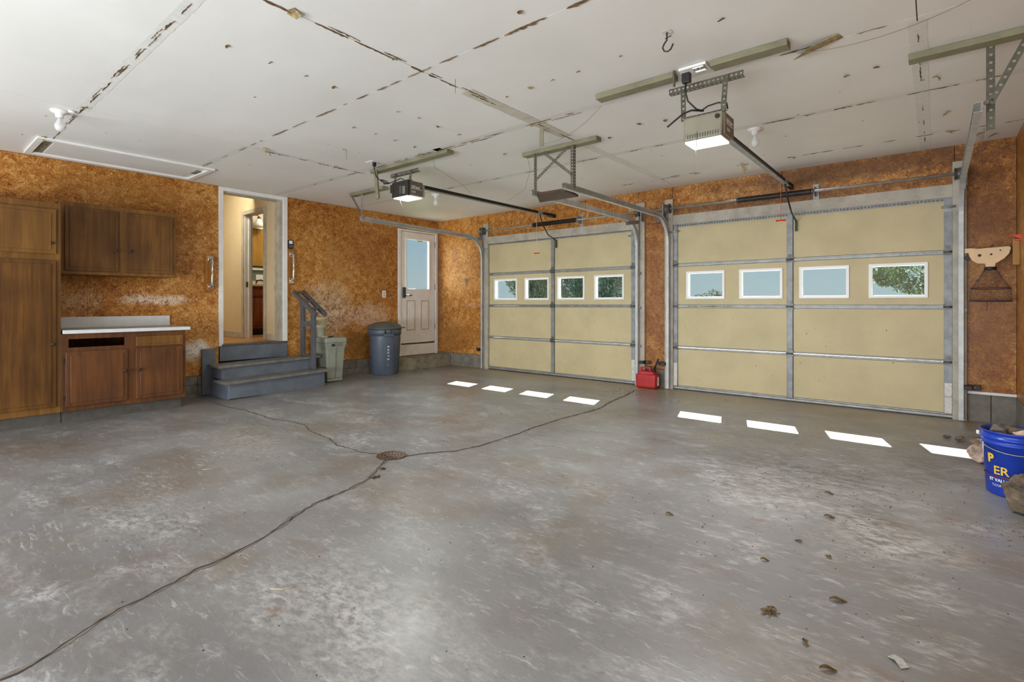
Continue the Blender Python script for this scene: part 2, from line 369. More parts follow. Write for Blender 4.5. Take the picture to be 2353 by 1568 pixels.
m_cabd = wood('cabinet_door_dark', '40260e', '5a3a18', '7a5224', rough=.38)
m_knob = plain('antique_knob', '4c4538', .35, .7)
m_kick = plain('toe_kick', '4e4a44', .7)
m_counter = plain('white_laminate', 'd6dadd', .25, var=.03)
m_dirtytop = plain('dusty_laminate', 'a9a396', .45, var=.15, scale=18)
m_gray = plain('blue_grey_paint', '636b76', .32, var=.12, scale=6, spec=.6, bump=.15, bscale=120)
m_tread = plain('worn_tread', '716e6a', .42, var=.18, scale=10)
m_rail = plain('handrail_paint', '54565c', .4, var=.12, scale=8)
m_chrome = plain('chrome', 'e6e6e6', .12, 1.0, var=.02)
m_plate = wood('grab_bar_backing', '7a4a1c', '9c6426', 'b47c38', rough=.35)
m_beige = plain('hall_beige_wall', 'd2c19e', .42, var=.02)
m_hallfloor = wood('hall_floor', '7a5428', '9c6e38', 'b88a50', axis=1)
m_oak = wood('vanity_oak', '5e2e14', '7c4220', '96562e', rough=.4)
m_mirror_refl = wood('mirror_wood_reflection', '8a6420', 'a67c30', 'b88e44', rough=.4)  # mirror glass gets a flat wood colour in place of a reflection
m_bath = plain('bath_wall', 'd8d2bc', .6, var=.02)
m_bathgreen = plain('bath_backsplash', '6c7a78', .5, var=.02)
m_glasswhite = plain('frosted_shade', 'ece8da', .3)
m_trash = plain('blue_grey_bin_plastic', '525b68', .42, var=.08, scale=6)
m_lid = plain('grey_lid_plastic', '55544f', .5, var=.1)
m_bin = plain('grey_green_bin_plastic', '8f9488', .5, var=.05)
m_pot = plain('cream_plastic', 'cfc8a0', .45, var=.05)
m_potg = plain('grey_tub_plastic', 'a5a08c', .5, var=.08)
m_red = plain('red_plastic', 'b01f24', .38, var=.08)
m_redh = plain('red_handle', 'd8432e', .4)
m_blue = plain('blue_bucket_plastic', '1c3fb0', .3, var=.05)
m_yellow = plain('yellow_print', 'e0bb38', .5, var=.02)
m_prw = plain('white_print', 'dfe0e0', .5, var=.02)
m_maroon = plain('maroon_print', '5a2a4a', .5, var=.02)
m_rock = plain('field_stone', '6a5c4c', .9, var=.35, scale=14, bump=.8, bscale=40)
m_rockp = plain('pink_stone', 'b49a8a', .85, var=.35, scale=18, bump=.8, bscale=50)
m_rockg = plain('grey_stone', '5e5852', .9, var=.3, scale=16, bump=.8, bscale=50)
m_rust = plain('rusty_iron', '54402f', .8, .2, var=.4, scale=60)
m_tan = plain('tan_plastic', 'e0bf94', .42, var=.04)
m_net = plain('net_cord', '3c3844', .6)
m_leaf = plain('dry_leaf', '6a5436', .85, var=.3, scale=60)
m_mouth = plain('opener_housing', '8f8b78', .45, var=.08, scale=6)
m_openside = plain('opener_side_panel', '6c6156', .5, var=.06)
m_opendark = plain('opener_dark_end', '2c2824', .5, var=.1)
m_lens1 = emis('lit_lens_bright', (1, .98, .95), 1.5)
m_lens2 = emis('lit_lens_dim', (.93, 1, .86), .85)
m_postw = wood('post_wood', '7a5226', '9c6e36', 'b8894e', rough=.6)
m_fol1 = plain('conifer_foliage', '6a7c70', .8, var=.35, scale=3)
m_fol2 = plain('bush_foliage', '5a6e44', .8, var=.35, scale=3)
m_bark = plain('bark', '5a4a3c', .9)
m_grass = plain('lawn', '5a7a38', .95, var=.2, scale=1.5)
m_drive = plain('driveway_concrete', 'a8a49a', .9)
def glass():
    m = bpy.data.materials.new('window_glass'); m.use_nodes = True; nt = m.node_tree; nt.nodes.clear(); g = N(nt)
    o = g.n('ShaderNodeOutputMaterial'); t = g.n('ShaderNodeBsdfTransparent'); t.inputs[0].default_value = (.96, .98, .98, 1)
    q = g.n('ShaderNodeBsdfGlossy'); q.inputs['Roughness'].default_value = .03; mx = g.n('ShaderNodeMixShader'); mx.inputs[0].default_value = .06; g.l(t.outputs[0], mx.inputs[1]); g.l(q.outputs[0], mx.inputs[2]); g.l(mx.outputs[0], o.inputs[0])
    return m
m_glass = glass()
def bulb_glass():
    m = bpy.data.materials.new('bulb_glass'); m.use_nodes = True; nt = m.node_tree; b = nt.nodes['Principled BSDF']
    b.inputs['Base Color'].default_value = (.85, .86, .86, 1); b.inputs['Roughness'].default_value = .1; b.inputs['Alpha'].default_value = .55
    return m
m_bulb = bulb_glass()

# ------------------------------------------------------------------ FLOOR
W = 7.465; YB = -10.2
def grid_floor():
    b = M(); nx, ny = 24, 80; vs = []
    for j in range(ny + 1):
        y = YB - .1 + (0.06 - YB + .1) * j / ny
        for i in range(nx + 1):
            x = -.0 + (W + .1) * i / nx; vs.append((x, y, fz(y)))
    fs = [(j * (nx + 1) + i, j * (nx + 1) + i + 1, (j + 1) * (nx + 1) + i + 1, (j + 1) * (nx + 1) + i) for j in range(ny) for i in range(nx)]
    b.add(vs, fs); n0 = len(b.v)
    b.box(0, W + .1, YB - .1, .06, -.3, -.12)
    return b
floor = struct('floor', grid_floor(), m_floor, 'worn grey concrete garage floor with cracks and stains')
def ribbon(pts, wf, z, jitter=.008, step=.03):
    P = []
    for a, b_ in zip(pts[:-1], pts[1:]):
        n = max(1, int(math.dist(a, b_) / step))
        P += [(a[0] + (b_[0] - a[0]) * i / n + random.uniform(-jitter, jitter), a[1] + (b_[1] - a[1]) * i / n + random.uniform(-jitter, jitter)) for i in range(n)]
    P.append(pts[-1]); vs = []
    for i, p in enumerate(P):
        q0, q1 = P[max(0, i - 1)], P[min(len(P) - 1, i + 1)]; dx, dy = q1[0] - q0[0], q1[1] - q0[1]; L = math.hypot(dx, dy) or 1
        w = wf(i / len(P)) * random.uniform(.35, 1.3) / 2; nx_, ny_ = -dy / L * w, dx / L * w
        vs += [(p[0] + nx_, p[1] + ny_, fz(p[1]) + z), (p[0] - nx_, p[1] - ny_, fz(p[1]) + z)]
    b = M(); b.add(vs, [(2 * i, 2 * i + 1, 2 * i + 3, 2 * i + 2) for i in range(len(P) - 1)]); return b
cA = [(4.79, -6.2), (4.77, -6.09), (4.75, -6.02), (4.7, -5.93), (4.65, -5.85), (4.6, -5.77), (4.59, -5.68), (4.55, -5.57), (4.51, -5.48), (4.5, -5.39), (4.45, -5.22), (4.38, -5.06), (4.3, -4.93), (4.23, -4.79), (4.19, -4.57), (4.11, -4.33), (3.95, -4.13), (3.88, -4.03)]
cB = [(3.9, -3.9), (3.99, -3.73), (4.12, -3.57), (4.17, -3.35), (4.18, -3.13), (4.19, -2.92), (4.17, -2.71), (4.18, -2.45), (4.19, -2.19), (4.23, -1.94), (4.25, -1.62), (4.18, -1.31), (4.11, -.78), (4.05, -.43)]
cC = [(.45, -3.94), (.95, -3.95), (1.29, -3.91), (1.98, -3.92), (2.16, -3.86), (2.42, -3.85), (2.65, -3.93), (3.05, -3.97), (3.27, -4.04), (3.39, -4.02), (3.58, -4.03), (3.72, -3.97)]
for pts, w1, w2 in ((cA, .009, .028), (cB, .010, .026), (cC, .006, .012)):
    ribbon(pts, lambda t: w2, .0012).build('crack_edge', m_crackdirt, floor, fixn=False)
    ribbon(pts, lambda t: w1, .0022).build('crack', m_crack, floor, fixn=False)
b = M()
for (x, y, r) in ((4.11, -4.3, .035), (4.02, -4.17, .022)):
    for k in range(26):
        a = random.uniform(0, 6.28); q = r * math.sqrt(random.random()); s = random.uniform(.002, .006)
        b.box(x + q * math.cos(a) - s, x + q * math.cos(a) + s, y + q * math.sin(a) - s, y + q * math.sin(a) + s, -.0505, -.05 + s * .7)
o = b.build('crumbled_concrete', m_rust, floor); o['kind'] = 'stuff'
# drain
dr = thing('floor_drain', 'round rusty perforated iron drain cover set in the concrete floor', 'drain', (3.82, -3.93, -.05))
M().lathe((3.82, -3.93, -.05), [(.118, -.004), (.118, .003), (.098, .003), (.098, .001), (.0, .001)], 32).build('rim', m_rust, dr)
gb = M()
for ring in range(4):
    r = .018 + .024 * ring; n = max(5, int(2 * PI * r / .024))
    for k in range(n):
        a = 2 * PI * k / n; gb.lathe((3.82 + r * math.cos(a), -3.93 + r * math.sin(a), -.05), [(.0085, .001), (.007, .006)], 8)
gb.build('grating', plain('grate_iron', '6e5a48', .8, .2, var=.3, scale=60), dr)

# ------------------------------------------------------------------ CEILING of drywall sheets
ceiling = struct('ceiling', M().box(-.02, W + .1, YB - .1, .1, H + .014, H + .10), m_ceilback, 'white drywall garage ceiling with torn taped joints')
ysr = [.02, -.55, -1.75, -2.95, -4.155, -5.355, -6.56, -7.78, -9.0, YB - .05]; xsr = [-.0, 1.93, 4.405, 6.84, W + .02]
for j in range(len(ysr) - 1):
    for i in range(len(xsr) - 1):
        g_ = .0025
        M().box(xsr[i] + g_, xsr[i + 1] - g_, ysr[j + 1] + g_, ysr[j] - g_, H, H + .013).build('drywall_sheet', m_ceil, ceiling)
def tape(x0, x1, y0, y1, mat=m_tape):
    # feathered joint tape with ragged long edges
    b = M(); horiz = abs(x1 - x0) > abs(y1 - y0); L = abs(x1 - x0) if horiz else abs(y1 - y0); n = int(L / .03) + 1; vs = []
    for i in range(n + 1):
        t = i / n; j0, j1 = random.uniform(-.004, .004), random.uniform(-.004, .004)
        if horiz: vs += [(x0 + (x1 - x0) * t, y0 + j0, H - .0012), (x0 + (x1 - x0) * t, y1 + j1, H - .0012)]
        else: vs += [(x0 + j0, y0 + (y1 - y0) * t, H - .0017), (x1 + j1, y0 + (y1 - y0) * t, H - .0017)]
    b.add(vs, [(2 * i, 2 * i + 1, 2 * i + 3, 2 * i + 2) for i in range(n)]); return b.build('joint_tape', mat, ceiling, fixn=False)
m_tape2 = plain('bare_joint_tape', 'c6c1b0', .85, var=.08, scale=18)
tape(4.35, 4.46, -3.75, -2.5, m_tape2); tape(4.36, 4.45, -2.3, -.3); tape(3.2, 5.1, -3.0, -2.91); tape(0, 3.3, -2.99, -2.91); tape(0, 7.4, -1.79, -1.71); tape(6.80, 6.88, -2.9, 0)
tape(0, 1.9, -4.19, -4.12); tape(1.9, 4.2, -5.39, -5.32); tape(1.90, 1.96, -4.1, -3.0)
def tears(p0, p1, dens, wmax, seed=0):
    random.seed(50 + seed); b = M(); L = math.dist(p0, p1); n = int(L / .02); dx, dy = (p1[0] - p0[0]) / L, (p1[1] - p0[1]) / L; i = 0
    while i < n:
        if random.random() < dens:
            k = random.randint(3, 14); w = random.uniform(.3, 1) * wmax; vs = []; zb = H - .0022
            for q in range(k + 1):
                t = (i + q) * .02; s = max(0, math.sin(PI * q / k)) ** .6 * w * random.uniform(.45, 1.0); o = random.uniform(-.002, .002)
                sgn = 1 if random.random() < .8 else .4
                vs += [(p0[0] + dx * t - dy * (o - s * .35), p0[1] + dy * t + dx * (o - s * .35), zb), (p0[0] + dx * t - dy * (o + s * .65 * sgn), p0[1] + dy * t + dx * (o + s * .65 * sgn), zb - random.uniform(0, .006))]
            b.add(vs, [(2 * a, 2 * a + 1, 2 * a + 3, 2 * a + 2) for a in range(k)]); i += k
        i += random.randint(1, 6)
    return b
for k_, (p0, p1, d, w) in enumerate([((4.1, -5.355), (.3, -5.355), .85, .026), ((4.405, -5.2), (4.405, -3.75), .95, .028), ((4.45, -4.155), (6.0, -4.155), .75, .026), ((4.3, -5.37), (.5, -5.37), .35, .012), ((4.43, -5.0), (4.43, -3.8), .4, .012), ((2.0, -4.155), (4.3, -4.155), .8, .016), ((1.93, -4.1), (1.93, -2.95), .85, .018), ((2.2, -2.95), (4.9, -2.95), .7, .015), ((2.4, -2.915), (4.8, -2.915), .3, .008), ((4.405, -3.7), (4.405, -2.3), .3, .012),
        ((2.0, -1.75), (4.4, -1.75), .2, .01), ((4.5, -1.75), (7.3, -1.75), .45, .014), ((4.5, -.55), (7.4, -.55), .3, .012), ((6.84, -2.9), (6.84, -.1), .25, .012), ((6.2, -2.95), (7.3, -2.95), .5, .018), ((.3, -2.95), (1.9, -2.95), .2, .01), ((3.9, -.5), (4.9, -.5), .3, .01), ((.2, -4.155), (1.9, -4.155), .15, .01)]):
    o = tears(p0, p1, d, w, k_).build('torn_seam', m_torn2, ceiling, solid=.001, fixn=False); o['kind'] = 'stuff'
random.seed(11)
def flake(x, y, s, curl=.02, mat=m_torn, name='torn_paper'):
    n = 7; a0 = random.uniform(0, 6.28); vs = [(x, y, H - .004)]
    for k in range(n):
        a = a0 + 2 * PI * k / n; r = s * random.uniform(.45, 1); hang_ = curl * max(0, math.cos(a - a0)) ** 2 * random.uniform(.6, 1.2)
        vs.append((x + r * math.cos(a), y + r * .6 * math.sin(a), H - .005 - hang_))
    b = M(); b.add(vs, [(0, 1 + k, 1 + (k + 1) % n) for k in range(n)])
    return b.build(name, mat, ceiling, solid=.001, fixn=False)
big = [(3.8, -5.07), (3.79, -4.82), (3.78, -4.59), (3.77, -4.38), (3.74, -3.82), (3.76, -3.63), (3.73, -3.4), (3.72, -3.15), (3.17, -3.83), (3.18, -3.62), (3.16, -3.4), (3.16, -3.17), (2.57, -3.54), (4.97, -3.53), (5.17, -3.53), (5.3, -4.28), (4.79, -3.53), (3.66, -2.46), (4.69, -2.25), (5.05, -2.41), (5.25, -2.35), (6.06, -3.57), (6.63, -2.41), (6.47, -2.38)]
small_ = [(3.18, -4.64), (2.6, -3.72), (2.59, -3.38), (1.91, -3.84), (1.96, -3.57), (1.28, -3.11), (1.32, -3.86), (.78, -3.38), (4.57, -3.51), (5.47, -3.54), (4.07, -1.67), (3.57, -1.62), (3.12, -2.38), (4.81, -1.65), (4.82, -1.42), (3.8, -.62), (4.31, -.49), (4.57, -2.35), (6.46, -1.33), (6.09, -1.81), (6.81, -1.0), (6.85, -1.99), (7.16, -1.74), (1.4, -5.1), (1.38, -4.85), (1.54, -5.51), (.8, -5.55), (4.59, -.11), (5.37, -2.18), (2.5, -2.2), (3.1, -1.3), (3.7, -1.1), (1.9, -2.2), (2.2, -1.0), (5.2, -1.2), (5.9, -1.3), (6.4, -2.1), (1.3, -2.3), (4.95, -.9), (5.6, -.8), (2.9, -.7)]
for x, y in big: flake(x, y, random.uniform(.016, .026), .012, random.choice([m_torn, m_torn2]))
for k_ in range(len(small_)): x, y = small_[k_]; flake(x, y, random.uniform(.008, .014), .004, m_torn2)
for (x, y, s, c_) in [(4.42, -5.0, .055, .03), (4.41, -4.37, .03, .02), (2.02, -4.03, .03, .05), (1.93, -3.95, .035, .04), (1.95, -3.25, .035, .02), (7.0, -.57, .035, .04), (6.98, -1.15, .035, .05), (6.92, -2.0, .03, .04), (7.2, -.33, .05, .05), (7.3, -.22, .05, .04), (2.0, -5.36, .04, .03), (3.02, -2.975, .05, .03), (5.8, -.55, .05, .02), (.85, -5.42, .04, .04)]: flake(x, y, s, c_)
# attic hatch
hat = thing('attic_hatch', 'white framed attic access panel in the ceiling above the cabinets', 'hatch', (.5, -4.75, H))
for a in ((.79, .85, -5.46, -4.02), (.13, .19, -5.46, -4.02), (.19, .79, -5.46, -5.41), (.19, .79, -4.07, -4.02)): M().box(*a, H - .022, H - .001).build('frame_board', m_white, hat, bevel=.003)
M().box(.21, .77, -5.33, -4.13, H - .007, H - .001).build('hatch_panel', m_ceil, hat, bevel=.002)
M().box(.2, .78, -5.41, -5.34, H - .004, H - .001).build('gap_shade_strip', plain('hatch_gap_shade', '7e7a5e', .8), hat)  # shade in the hatch gaps painted as flat dark strips
M().box(.45, .62, -4.13, -4.08, H - .01, H - .001).build('gap_shade_strip', plain('hatch_gap_shade2', '7e7a5e', .8), hat)

# ------------------------------------------------------------------ LEFT WALL (x = 0)
fA = lambda u, v, d: (d, u, v)       # u = y, v = z
fB = lambda u, v, d: (u, d, v)       # u = x, v = z
DW = (-3.63, -2.87, .45, 2.49)       # house doorway
WD = (-.84, -.055, .3, 2.30)         # white door
wl_ = struct('wall_left', M().holes(YB - .1, .10, -.3, H + .1, -.13, -.013, [DW, (-.84, -.055, .2, 2.30)], fA), m_dark, 'left wall clad in amber strand board panels on block foundation')
ys = [.0, -.887, -1.46, -2.07, -2.78]
def osbA(y0, y1, z0, z1): M().box(-.012, 0, y0 + .0012, y1 - .0012, z0, z1 - .002).build('strand_board', m_osbA, wl_)
osbA(-.887, 0, 2.31, H); osbA(-2.07, -.887, .215, H - .0); osbA(-2.78, -2.07, .215, H)
osbA(-4.95, -3.66, .20, H); osbA(-6.17, -4.95, .20, H); osbA(-7.39, -6.17, .2, H); osbA(-8.61, -7.39, .2, H); osbA(YB, -8.61, .2, H)
def blocksA(y0, y1, z1):
    y = y0
    while y < y1 - .05:
        e_ = min(y + .4, y1); M().box(-.012, .012, y + .002, e_ - .002, fz(y) - .05, .085).build('foundation_block', m_block, wl_, bevel=.003)
        M().box(-.012, .008, y + .002, e_ - .002, .088, z1).build('foundation_block', m_block, wl_, bevel=.003); y += .4
blocksA(-2.5, -.9, .21); blocksA(-5.3, -3.9, .195); blocksA(-3.9, -2.5, .195)
# OSB bottom dark line is the gap between cladding and block
# doorway trim
dt = thing('trim_1', 'white painted casing round the raised house doorway', None, (0, -3.25, .54), kind='structure')
M().box(-.01, .018, -3.663, -3.61, .54, 2.54).build('casing_side', m_white, dt, bevel=.004)
M().box(-.01, .018, -2.845, -2.782, .56, 2.54).build('casing_side', m_white, dt, bevel=.004)
M().box(-.01, .018, -3.61, -2.845, 2.49, 2.54).build('casing_head', m_white, dt, bevel=.004)
M().box(-.14, .0, -3.63, -3.612, .54, 2.49).build('jamb', m_white, dt); M().box(-.14, .0, -2.89, -2.845, .56, 2.49).build('jamb', m_cream, dt)
M().box(-.14, .0, -3.612, -2.89, 2.475, 2.49).build('head_jamb', m_cream, dt)
M().box(-.135, -.128, -2.893, -2.889, 1.25, 1.33).build('hinge', m_brownwood, dt)
M().box(-.14, .02, -3.63, -2.80, .535, .562).build('threshold', plain('threshold_dark', '5a5148', .6), dt, bevel=.003)
# ------------------------------------------------------------------ hallway behind the doorway
yh = -2.9
hw = struct('wall_hall', M().holes(-3.6, -.13, .4, 3.1, yh, yh + .11, [(-1.05, -.42, .4, 2.39)], fB), m_beige, 'beige hallway wall seen through the house doorway')
struct('wall_hall_end', M().box(-3.7, -3.6, -4.6, yh + .1, .4, 3.1), m_beige); struct('wall_hall_side', M().box(-3.7, -.13, -4.7, -4.6, .4, 3.1), m_beige)
struct('floor_hall', M().box(-3.7, -.125, -4.6, -1.2, .45, .555), m_hallfloor, 'tan hallway floor'); struct('ceiling_hall', M().box(-3.7, -.13, -4.7, -1.1, 3.1, 3.15), m_white)
bh = thing('baseboard_hall', 'cream baseboard along the hallway wall', None, (-1.5, yh, .56), kind='structure')
for a in ((-3.6, -1.13), (-.34, -.14)): M().box(*a, yh - .014, yh, .556, .65).build('baseboard_strip', m_cream, bh, bevel=.004)
ct = thing('trim_2', 'cream casing of the bathroom doorway in the hall', None, (-.75, yh, .56), kind='structure')
M().box(-1.12, -1.05, yh - .018, yh, .556, 2.45).build('casing_side', m_cream, ct, bevel=.004); M().box(-.42, -.36, yh - .018, yh, .556, 2.45).build('casing_side', m_cream, ct, bevel=.004)
M().box(-1.05, -.42, yh - .018, yh, 2.39, 2.45).build('casing_head', m_cream, ct, bevel=.004)
M().box(-1.05, -1.035, yh, yh + .11, .556, 2.39).build('jamb', m_white, ct); M().box(-1.035, -1.02, yh + .05, yh + .075, .556, 2.38).build('door_stop', m_white, ct)
M().box(-1.036, -1.032, yh + .015, yh + .045, 1.32, 1.40).build('strike_plate', plain('brass', 'b09850', .3, .9), ct)
# bathroom
bx = -2.25
struct('wall_bath', M().box(bx - .1, bx, yh + .11, -1.1, .4, 3.1), m_bath, 'pale bathroom wall with mirror, seen through two doorways')
struct('wall_bath_side', M().box(bx, -.13, -1.2, -1.1, .4, 3.1), m_bath)
bx += .014
va = thing('bathroom_vanity', 'reddish oak bathroom vanity beyond the hall doorway', 'vanity', (bx + .27, -2.3, .556))
M().box(bx, bx + .50, -2.75, -1.6, .66, 1.36).build('body', m_oak, va); M().box(bx, bx + .44, -2.75, -1.6, .556, .66).build('toe_kick', m_black, va)
M().box(bx, bx + .53, -2.77, -1.58, 1.36, 1.40).build('sink_top', plain('vanity_top', 'd8c8a4', .3), va, bevel=.006); M().box(bx, bx + .02, -2.77, -1.58, 1.40, 1.47).build('backsplash', plain('vanity_top2', 'd8c8a4', .3), va)
M().box(bx + .5, bx + .515, -2.62, -2.28, .72, 1.16).build('door', m_oak, va, bevel=.006); M().box(bx + .515, bx + .522, -2.56, -2.34, .78, 1.10).build('door_panel', m_oak, va, bevel=.006)
M().box(bx + .5, bx + .515, -2.24, -1.9, .72, 1.16).build('door', m_oak, va, bevel=.006); M().box(bx + .5, bx + .512, -2.62, -1.9, 1.2, 1.32).build('drawer', m_oak, va, bevel=.004)
M().tube([(bx + .12, -2.25, 1.40), (bx + .13, -2.25, 1.46), (bx + .2, -2.21, 1.48), (bx + .24, -2.18, 1.46)], .012).build('faucet', m_black, va)
bx -= .014
struct('wall_bath_panel', M().box(bx, bx + .012, -2.78, -1.5, 1.47, 1.66), m_bathgreen)
mi = thing('bathroom_mirror', 'black framed mirror above the bathroom vanity', 'mirror', (bx + .02, -2.4, 1.72))
M().box(bx + .001, bx + .03, -2.62, -2.06, 1.71, 2.38).build('frame', m_black, mi, bevel=.012); M().box(bx + .03, bx + .036, -2.605, -2.075, 1.73, 2.365).build('mirror_glass', m_mirror_refl, mi)
M().box(bx + .002, bx + .045, -2.62, -2.07, 1.66, 1.69).build('ledge', m_white, mi)
sn = thing('wall_sconce', 'bronze arm sconce with a frosted shade above the mirror', 'lamp', (bx, -2.5, 2.45))
M().tube([(bx, -2.29, 2.46), (bx + .02, -2.29, 2.54), (bx + .06, -2.28, 2.60), (bx + .12, -2.22, 2.60), (bx + .13, -2.20, 2.57)], .009).build('arm', m_knob, sn)
M().lathe((bx + .13, -2.20, 2.40), [(.075, 0), (.065, .06), (.045, .12), (.03, .14)], 16).build('shade', m_glasswhite, sn); M().lathe((bx + .13, -2.20, 2.53), [(.032, 0), (.028, .03), (.015, .045)], 12).build('cap', m_knob, sn)
M().box(bx + .012, bx + .02, -2.20, -2.08, 1.49, 1.58).build('outlet_plate', m_white, mi)
lamp('AREA', 'hall_ceiling_light', (-.75, -3.85, 3.05), 44, (1, .93, .76), (0, 0, -1), .4, .4)
lamp('AREA', 'bath_light', (-1.4, -2.0, 3.0), 18, (1, .93, .8), (0, 0, -1), .4, .4)

# ------------------------------------------------------------------ DOOR WALL (y = 0)
SD = (1.235, 3.885, -.5, 2.10); BD = (4.35, 7.05, -.5, 2.10)
wbk = struct('wall_back', M().holes(-.1, W + .12, -.3, H + .1, .013, .13, [SD, BD], fB), m_dark, 'garage door wall clad in amber strand board')
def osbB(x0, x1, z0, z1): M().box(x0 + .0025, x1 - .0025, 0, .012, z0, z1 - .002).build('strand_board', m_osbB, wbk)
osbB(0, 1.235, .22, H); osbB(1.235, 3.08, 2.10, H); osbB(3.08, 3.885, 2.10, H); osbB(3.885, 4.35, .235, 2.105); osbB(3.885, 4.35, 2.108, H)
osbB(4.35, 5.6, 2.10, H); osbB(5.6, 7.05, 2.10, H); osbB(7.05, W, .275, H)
for x0, x1, z1 in ((0, .4, .215), (.4, .8, .215), (.8, 1.235, .215), (3.885, 4.35, .23), (7.05, 7.30, .245), (7.30, W, .245)):
    M().box(x0 + .002, x1 - .002, 0, .012, -.05, z1).build('foundation_block', m_block, wbk, bevel=.003)
M().box(7.14, W, -.0, .012, .248, .272).build('sill_strip', m_white, wbk)
# jambs and headers
dt3 = thing('trim_3', 'cream painted boards framing the smaller looking left garage door', None, (2.5, -.02, 0), kind='structure')
for a in ((1.145, 1.25), (3.872, 3.992)): M().box(*a, -.04, 0, 0, 2.39).build('side_board', m_cream, dt3, bevel=.003)
M().box(1.25, 3.872, -.038, 0, 2.05, 2.165).build('header_board', m_cream, dt3, bevel=.003)
dt4 = thing('trim_4', 'cream painted boards framing the right garage door', None, (5.7, -.02, 0), kind='structure')
for a in ((4.264, 4.37), (7.035, 7.135)): M().box(*a, -.04, 0, 0, 2.385).build('side_board', m_cream, dt4, bevel=.003)
M().box(4.37, 7.035, -.038, 0, 2.06, 2.18).build('header_board', m_cream, dt4, bevel=.003)

def garage_door(name, label, x0, x1, c0, c1, e0, e1, wins, stain):
    d = thing(name, label, None, ((x0 + x1) / 2, .03, 0), kind='structure')
    zs = [.03, .525, 1.04, 1.555, 2.065]
    for s in range(4):
        za, zb = zs[s], zs[s + 1]
        hs = [(w[0] - .012, w[1] + .012, 1.144, 1.455) for w in wins] if s == 2 else []
        M().holes(x0, x1, za + .003, zb - .003, .022, .055, hs, fB).build('section', m_steeld, d)
        for xa, xb in ((x0, c0), (c1, x1)):
            h2 = [h for h in hs if h[0] > xa and h[1] < xb]
            M().holes(xa + .004, xb - .004, za + .022, zb - .022, .006, .022, h2, fB).build('insulation_panel', m_foam, d)
            M().box(xa, xb, .000, .022, za + .004, za + .018).build('section_edge', m_steel, d, bevel=.003)
            M().box(xa, xb, .000, .022, zb - .018, zb - .004).build('section_edge', m_steel, d, bevel=.003)
        M().box(c0, c1, -.014, .006, za + .008, zb - .008).build('centre_stile', m_steeld, d, bevel=.003)
        for (xa, xb) in (e0, e1): M().box(xa, xb, -.014, .006, za + .008, zb - .008).build('end_stile', m_steeld, d, bevel=.003)
        if s:
            for xc in ((e0[0] + e0[1]) / 2, (c0 + c1) / 2, (e1[0] + e1[1]) / 2):
                hb = M(); hb.box(xc - .035, xc + .035, -.02, -.014, za - .03, za + .03).tube([(xc - .035, -.024, za), (xc + .035, -.024, za)], .010, 8)
                hb.box(xc - .02, xc + .02, -.018, -.014, za + .03, za + .06); hb.build('hinge', m_drum, d)
    for (xa, xb) in (e0, e1):
        xc = (xa + xb) / 2; bb = M(); bb.box(xc - .03, xc + .03, -.02, -.014, 1.93, 1.99).box(xc - .03, xc + .03, -.05, -.014, 1.975, 1.985).tube([(xc - .05, -.05, 1.97), (xc + .05, -.05, 1.97)], .012)
        bb.build('top_roller_bracket', m_steel, d)
        lb = M(); lb.box(xc - .026, xc + .026, -.0155, -.014, .05, .33); lb.build('stile_label_plate', plain('label_plate', 'cfcdc6', .5, .1, var=.1, scale=50), d)
    for w in wins:
        f = M().holes(w[0] - .028, w[1] + .028, 1.128, 1.471, -.010, .058, [(w[0], w[1], 1.156, 1.443)], fB)
        fo = f.build('window_frame', m_wframe, d, bevel=.004)
        M().box(w[0] + .001, w[1] - .001, .040, .043, 1.157, 1.442).build('pane', m_glass, fo)
    # punched stiffening strut along the top and rubber seal at the bottom
    st = M(); st.strip((x0 + .01, -.02, 2.045), (x1 - .01, -.02, 2.045), .035, (0, 1, 0), 90, .5); st.build('top_strut', m_steeld, d, solid=.002)
    M().box(x0, x1, -.008, .045, .012, .032).build('bottom_rail', m_steel, d); M().box(x0, x1, -.004, .04, .0, .012).build('bottom_seal', m_black, d)
    sp = M()
    for k in range(26):
        x = random.uniform(x0 + .1, x1 - .1); z = random.choice([random.uniform(.1, .5), random.uniform(.6, 1.0), random.uniform(.06, .3)]); s = random.uniform(.002, .005)
        sp.box(x - s, x + s, .0055, .006, z - s * random.uniform(.6, 2.5), z + s)
    o = sp.build('stain_specks', plain('speck_' + name, '8a7450', .8), d); o['kind'] = 'stuff'
    return d
m_wframe = plain('window_frame_plastic', 'f2f2f2', .35, var=.01)
sw = [(1.385, 1.81), (2.015, 2.42), (2.625, 3.04), (3.25, 3.655)]
bw = [(4.555, 4.96), (5.178, 5.58), (5.797, 6.20), (6.42, 6.832)]
random.seed(3)
gd1 = garage_door('door_2', 'left garage door with cream insulated panels and tree showing in its windows', 1.2, 3.885, 2.491, 2.546, (1.175, 1.24), (3.79, 3.85), sw, 0)
gd2 = garage_door('door_3', 'right garage door with cream insulated panels and mostly blue sky in its windows', 4.35, 7.045, 5.653, 5.709, (4.36, 4.42), (6.975, 7.035), bw, 1)
for xx, al in ((7.005, 'LEFT'), (3.82, 'LEFT')):
    gd = gd2 if xx > 5 else gd1
    text_mesh('stile_lettering', 'CALDER', .014, m_black, gd, lambda x, y, z, xx=xx: (xx - .025 + x, -.0162 - z, .20 + y)) if xx > 5 else text_mesh('stile_lettering', 'LA', .014, m_black, gd, lambda x, y, z, xx=xx: (xx - .015 + x, -.0162 - z, .20 + y))

